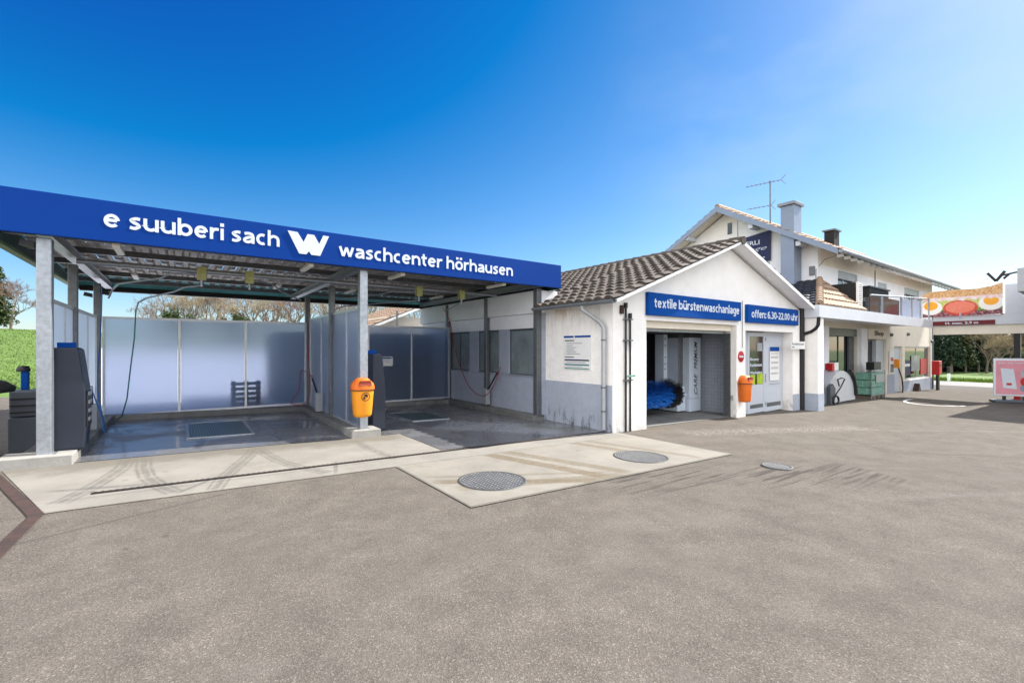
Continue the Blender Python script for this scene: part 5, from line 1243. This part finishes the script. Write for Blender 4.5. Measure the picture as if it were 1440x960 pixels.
for (a, c, r, m) in ((.98, .95, .14, 'galv'), (1.0, .62, .18, 'red'), (.95, .35, .14, 'chimney')):
    b = MB(); b.prism([ps+pr_*(a+r*cos(k*pi/8))+up_*(c+r*1.1*sin(k*pi/8))+nn*.0065 for k in range(16)], nn*.003); b.build('figure_picture', m, t)
text('lettering', 'Jetzt App laden', 'letter', t, tuple(ps+pr_*.14+up_*1.36+nn*.0065), tuple(pr_), .8, .08, depth=.003)
b = MB()
prect('red_button', 'red', .40, .56, .46, .56, .0107, .013)
# painted kerb ring on the asphalt, far bollard
b = MB(); n = 40; pts = []
for k in range(n+1):
    a = pi*.45+pi*.85*k/n; pts.append((25.6+2.6*cos(a), 4.75+1.15*sin(a), 25.6+2.46*cos(a), 4.75+1.04*sin(a)))
vs = [(p[i], p[i+1], gz(p[i])+.014) for p in pts for i in (0, 2)]
b._add(vs, [(2*k, 2*k+1, 2*k+3, 2*k+2) for k in range(n)]); struct(b.build('road_marking', 'whitepaint'))
t = thing('marker_post', (57.5, 10.3, gz(57)), 'white and black road marker post at the verge', 'marker post')
MB().box(57.4, 57.6, 10.2, 10.4, gz(57), gz(57)+.7).build('post', 'whitepaint', t, bevel=.03); MB().box(57.39, 57.61, 10.19, 10.41, gz(57)+.75, gz(57)+1.0).box(57.4, 57.6, 10.2, 10.4, gz(57)+1.0, gz(57)+1.35).build('band', 'black', t)

# ------------------------------------------------------------------ trees
b = MB(); rnd = random.Random(8)
for i in range(9000):
    D = 16+rnd.random()**1.6*70; u_ = (rnd.uniform(-60, 60)-720)/640; x, y = D*(.5882+.8087*u_), D*(.8087-.5882*u_)
    if y < 23: continue
    z = hgt(x, y); a = rnd.uniform(0, pi); s_ = Vector((cos(a), sin(a), 0))*(.02+.0012*D); p = Vector((x, y, z-.02))
    b._add([p-s_, p+s_, p+Vector((rnd.gauss(0, .05), rnd.gauss(0, .05), rnd.uniform(.04, .09)+.0006*D))], [(0, 1, 2)])
tag(b.build('field_blades', 'field_tuft'), 'young green crop blades covering the sloping field', 'grass', kind='stuff')
def bare_tree(seed, H, spread, m_twig='twig', ivy=0, twn=7, up=.25):
    rnd = random.Random(seed); limbs = MB(); tw = MB(); iv = MB()
    def tri(p, d, L, w):
        s = d.cross(Vector((rnd.uniform(-1, 1), rnd.uniform(-1, 1), rnd.uniform(-1, 1)))).normalized()*w
        tw._add([p-s, p+s, p+d*L], [(0, 1, 2)])
    def grow(p, d, L, r, dep):
        n = 3; pts = [p]; q = p; dd = d
        for i in range(n):
            dd = (dd+Vector((rnd.uniform(-.18, .18), rnd.uniform(-.18, .18), rnd.uniform(-.05, .18)))).normalized(); q = q+dd*L/n; pts.append(q)
        limbs.tube(pts, r, 6 if dep < 2 else 4, r2=r*.55, caps=False)
        if ivy and (dep <= 1 or (dep == 2 and rnd.random() < .5)):
            for k in range(int(ivy*(1 if dep == 0 else .55 if dep == 1 else .12))):
                a = rnd.random(); c = p.lerp(q, a)+Vector((rnd.gauss(0, 1), rnd.gauss(0, 1), rnd.gauss(0, .6)))*(.50 if dep == 0 else .34)
                s = .10; u = Vector((rnd.uniform(-1, 1), rnd.uniform(-1, 1), rnd.uniform(-1, 1))).normalized()*s; v = u.orthogonal().normalized()*s
                iv._add([c-u-v, c+u-v, c+u+v, c-u+v], [(0, 1, 2, 3)])
        if dep >= 4:
            for k in range(twn):
                a = rnd.random(); b_ = p.lerp(q, a); e = (dd+Vector((rnd.uniform(-1, 1), rnd.uniform(-1, 1), rnd.uniform(-.6, .9)))*.9).normalized()
                LL = rnd.uniform(.35, .9); tri(b_, e, LL, .014)
                for j in range(3):
                    f = (e+Vector((rnd.uniform(-1, 1), rnd.uniform(-1, 1), rnd.uniform(-.6, .8)))*.8).normalized(); tri(b_+e*LL*rnd.uniform(.3, .8), f, LL*.55, .011)
            return
        nb = (3, 4, 3, 3)[dep]
        for k in range(nb):
            az = 2*pi*(k+rnd.random()*.6)/nb+dep; o = dd.orthogonal().normalized(); o2 = dd.cross(o)
            e = (dd*(.9-.1*dep)+(o*cos(az)+o2*sin(az))*spread+Vector((0, 0, up))).normalized()
            st = pts[-1] if k < 2 or dep > 2 else pts[-2]
            grow(st, e, L*rnd.uniform(.60, .82), r*.55, dep+1)
    grow(Vector((0, 0, -.3)), Vector((0, 0, 1)), H*.30, H*.022, 0)
    return limbs, tw, iv
def place(parts, names, mats, label, cat, group, loc, first=None):
    t = thing('bare_tree', (0, 0, 0), label, cat, group)
    for b, n, m in zip(parts, names, mats):
        if b.v: b.build(n, m, t)
    t.location = loc; return t
GB = 'bare trees behind the wash bays'
def G3(D, px, dz=-.1):
    """not used for anything but reading off a ground spot at distance D in direction of column px"""
    u = (px-720)/640; return (D*(.5882+.8087*u), D*(.8087-.5882*u))
protos = []
for sd, H, sp, m_, iv in ((11, 10, .75, 'twig', 0), (12, 11, .62, 'twig', 0), (14, 10, .8, 'twig', 900), (17, 9.5, .7, 'twigred', 0)):
    protos.append((sd, H, sp, m_, iv))
specs = [  # x, y, prototype, scale, rotation, label
 (G3(60, 205), 3, .62, 0, 'slender reddish bare tree, the leftmost above the rear screens'),
 (G3(50, 245), 2, .85, 1, 'bare tree with ivy clad trunk, the left one of the ivy pair'),
 (G3(56, 262), 0, .92, 2, 'tan bare tree just right of the left ivy clad tree'),
 (G3(52, 285), 1, .86, 3, 'spreading tan bare tree between the two ivy clad trees'),
 (G3(60, 300), 0, 1.0, 4, 'tall tan bare tree behind the gap left of the second ivy clad tree'),
 (G3(54, 318), 3, .9, .6, 'reddish bare tree immediately left of the second ivy clad tree'),
 (G3(50, 334), 2, .84, 3.6, 'bare tree with ivy clad trunk, the right one of the ivy pair'),
 (G3(60, 352), 1, .98, 1.6, 'tan bare tree immediately right of the second ivy clad tree'),
 (G3(55, 368), 0, .9, 2.6, 'tan bare tree above the dark third rear pane'),
 (G3(62, 385), 1, 1.0, 3.4, 'tall thin bare tree above the third rear pane'),
 (G3(55, 402), 3, .95, 4.4, 'reddish bare tree left of the dark rear post'),
 (G3(60, 420), 0, 1.0, 5.2, 'tan bare tree behind the dark rear post of the partition'),
 (G3(54, 442), 1, .92, .2, 'tan bare tree seen above the partition screens'),
 (G3(60, 465), 0, 1.0, 1.2, 'tan bare tree right of the middle partition post'),
 (G3(56, 490), 3, .96, 2.2, 'reddish bare tree above the front panes of the partition'),
 (G3(60, 515), 1, 1.0, 3.2, 'tan bare tree just right of the bright front post'),
 (G3(52, 535), 2, .8, 4.2, 'ivy flecked bare tree above the right bay notice'),
 (G3(60, 560), 0, 1.0, 5.0, 'tan bare tree behind the left edge of the annex roof'),
 (G3(62, 590), 1, 1.0, 5.8, 'tan bare tree above the annex roof'),
 (G3(66, 225), 3, .75, 2.9, 'small reddish bare tree behind the left ivy clad tree')]
made = {}
for (x, y), k, sc, rz, lab in specs:
    z = hgt(x, y)
    if k not in made:
        sd, H, sp, m_, iv = protos[k]; L_, T_, I_ = bare_tree(sd, H, sp, m_, iv)
        t = place((L_, T_, I_), ('trunk', 'twigs', 'ivy'), ('bark', m_, 'ivy'), lab, 'tree', GB, (x, y, z)); made[k] = t
    else: t = dup(made[k], (x, y, z), rz, lab)
    t.rotation_euler = (0, 0, rz); t.scale = (sc*.92, sc*.92, sc*.92)
# undergrowth behind the bays: one thicket mass nobody could count
rnd = random.Random(5); b = MB()
for i in range(6000):
    px = rnd.uniform(215, 640); D = rnd.uniform(58, 76); x, y = G3(D, px); z = hgt(x, y)+rnd.random()**1.2*2.4
    L = rnd.uniform(.5, 1.3); d_ = Vector((rnd.gauss(0, .5), rnd.gauss(0, .5), rnd.uniform(.2, 1))).normalized(); s = Vector((.74, -.6, 0))*.022
    p = Vector((x, y, z)); b._add([p-s, p+s, p+d_*L], [(0, 1, 2)])
tag(b.build('thicket', 'twig'), 'tan leafless thicket filling the gaps between the bare trees', 'thicket', kind='stuff')
# left field edge: conifer and big reddish tree
def conifer(seed, H, R, m='needle', dens=1.0, droop=.25):
    rnd = random.Random(seed); tr = MB(); cr = MB()
    tr.tube([(0, 0, -.3), (rnd.uniform(-.1, .1), 0, H*.5), (0, 0, H*.97)], H*.016, 7, r2=H*.003, caps=False)
    z = H*.16
    while z < H*.98:
        f = 1-(z/H); rr = R*(f**.75)*rnd.uniform(.75, 1.1); nb = int(6+5*f)
        for k in range(nb):
            if rnd.random() < .12: continue
            a = rnd.random()*2*pi; L = rr*rnd.uniform(.6, 1.15); d = Vector((cos(a), sin(a), rnd.uniform(-droop, .12)))
            m_ = int((5+L*6)*dens)
            for j in range(m_):
                s = rnd.uniform(.12, 1)*L; c = Vector((0, 0, z))+d*s+Vector((0, 0, -.12*s*s/max(L, .1)))+Vector((rnd.gauss(0, .12), rnd.gauss(0, .12), rnd.gauss(0, .10)))*(1+.2*L)
                w = rnd.uniform(.10, .24); u = Vector((rnd.uniform(-1, 1), rnd.uniform(-1, 1), rnd.uniform(-.9, .1))).normalized()*w*1.6; v = u.cross(Vector((rnd.uniform(-1, 1), rnd.uniform(-1, 1), 1))).normalized()*w*.6
                cr._add([c-v, c+u*.6-v*1.1, c+u*1.2, c+u*.6+v*1.1, c+v], [(0, 1, 2, 3, 4)])
        z += H*.032*rnd.uniform(.8, 1.2)
    return tr, cr
def tree2(parts, names, mats, label, group, loc, sc=1, rz=0, name='conifer'):
    t = thing(name, (0, 0, 0), label, 'tree', group)
    for b, n, m in zip(parts, names, mats):
        if b.v: b.build(n, m, t)
    t.location = loc; t.scale = (sc,)*3; t.rotation_euler = (0, 0, rz); return t
x, y = G3(92, -2); tree2(conifer(31, 14, 4.0, dens=3.0), ('trunk', 'crown'), ('bark', 'needle2'), 'dark olive conifer on the field hill at the left picture edge', 'trees on the field hill', (x, y, hgt(x, y)))
x, y = G3(88, 16); L_, T_, I_ = bare_tree(41, 13, .78, twn=20); tree2((L_, T_), ('trunk', 'twigs'), ('bark', 'twigred'), 'rounded reddish bare tree on the field hill beside the conifer', 'trees on the field hill', (x, y, hgt(x, y)), .98, 0, 'bare_tree')
x, y = G3(130, 28); mb = MB(); mb.lathe((x, y, hgt(x, y)+.0), [(9, -.4), (7, .5), (3, .8), (0, .85)], 20)
tag(mb.build('gravel_heap', 'yard'), 'pale low gravel heap on the crest of the field', 'heap')
# wood on the right beyond the road
GW = 'conifers of the wood beyond the road'
cf = [(conifer(s, 13, 2.7, dens=1.7), m) for s, m in ((51, 'needle'), (52, 'needle'), (53, 'needle2'))]
prot = []
labs = ['at the left end of the wood', 'second from the left end of the wood', 'third from the left end of the wood', 'in the left third of the wood, in front', 'in the middle of the wood, in front', 'right of the marker post', 'in the middle of the wood, behind', 'left of the bare scrub', 'at the left edge of the bare scrub', 'behind the bare scrub', 'behind the poster stand', 'behind the red column', 'hidden mostly by the red column', 'at the right end of the wood', 'far back at the left end', 'far back in the middle', 'far back behind the scrub', 'far back at the right end']
kinds = ['dark conifer', 'dark slender conifer', 'olive green conifer']
pxs = [(1306, 70), (1318, 68), (1329, 72), (1338, 66), (1348, 70), (1358, 67), (1367, 72), (1376, 69), (1386, 74), (1398, 78), (1410, 80), (1424, 78), (1436, 74), (1450, 72), (1312, 82), (1345, 84), (1392, 88), (1440, 86)]
rnd = random.Random(9)
for i, (px, D) in enumerate(pxs):
    x, y = G3(D*.86, px); k = i % 3; lab = kinds[k]+' '+labs[i]; sc = rnd.uniform(.58, .70)
    if i < 3:
        (tr, cr), m_ = cf[k]; t = tree2((tr, cr), ('trunk', 'crown'), ('bark', m_), lab, GW, (x, y, gz(x)), sc, rnd.random()*6); prot.append(t)
    else: t = dup(prot[k], (x, y, gz(x)), rnd.random()*6, lab, sc)
GS = 'bare scrub trees in front of the wood'
for i, (px, D, lab) in enumerate(((1388, 62, 'pale bare tree at the left of the scrub before the wood'), (1402, 60, 'pale bare tree in the middle of the scrub before the wood'), (1416, 63, 'pale bare tree next to the red column'), (1395, 66, 'thin bare tree deeper in the scrub before the wood'))):
    x, y = G3(D*.9, px); t = dup(made[(1, 0, 3, 1)[i]], (x, y, gz(x)), i*1.3, lab, .62); t['group'] = GS
# dark undergrowth closing the wood
b = MB(); rnd = random.Random(15)
for i in range(15000):
    px = rnd.uniform(1296, 1462); D = rnd.uniform(66, 84); x, y = G3(D*.9, px); z = gz(x)+rnd.random()*(5.5 if px < 1385 else 2.6)
    u = Vector((rnd.uniform(-1, 1), rnd.uniform(-1, 1), rnd.uniform(-1, 1))).normalized()*.30; v = u.orthogonal().normalized()*.2
    c = Vector((x, y, z)); b._add([c-u-v, c+u-v, c+u+v, c-u+v], [(0, 1, 2, 3)])
tag(b.build('undergrowth', 'needle'), 'dark evergreen undergrowth filling the wood beyond the road', 'undergrowth', kind='stuff')
# grass verge beyond the road
b = MB(); rnd = random.Random(4)
for i in range(9000):
    x = rnd.uniform(57.6, 60.5); y = rnd.uniform(-5, 26); L = rnd.uniform(.15, .42); z = gz(x); a = rnd.uniform(0, pi); s = Vector((cos(a), sin(a), 0))*.04
    p = Vector((x, y, z)); b._add([p-s, p+s, p+Vector((rnd.gauss(0, .08), rnd.gauss(0, .08), L))], [(0, 1, 2)])
tag(b.build('verge_grass', 'verge'), 'bright green tall grass along the verge beyond the road', 'grass', kind='stuff')
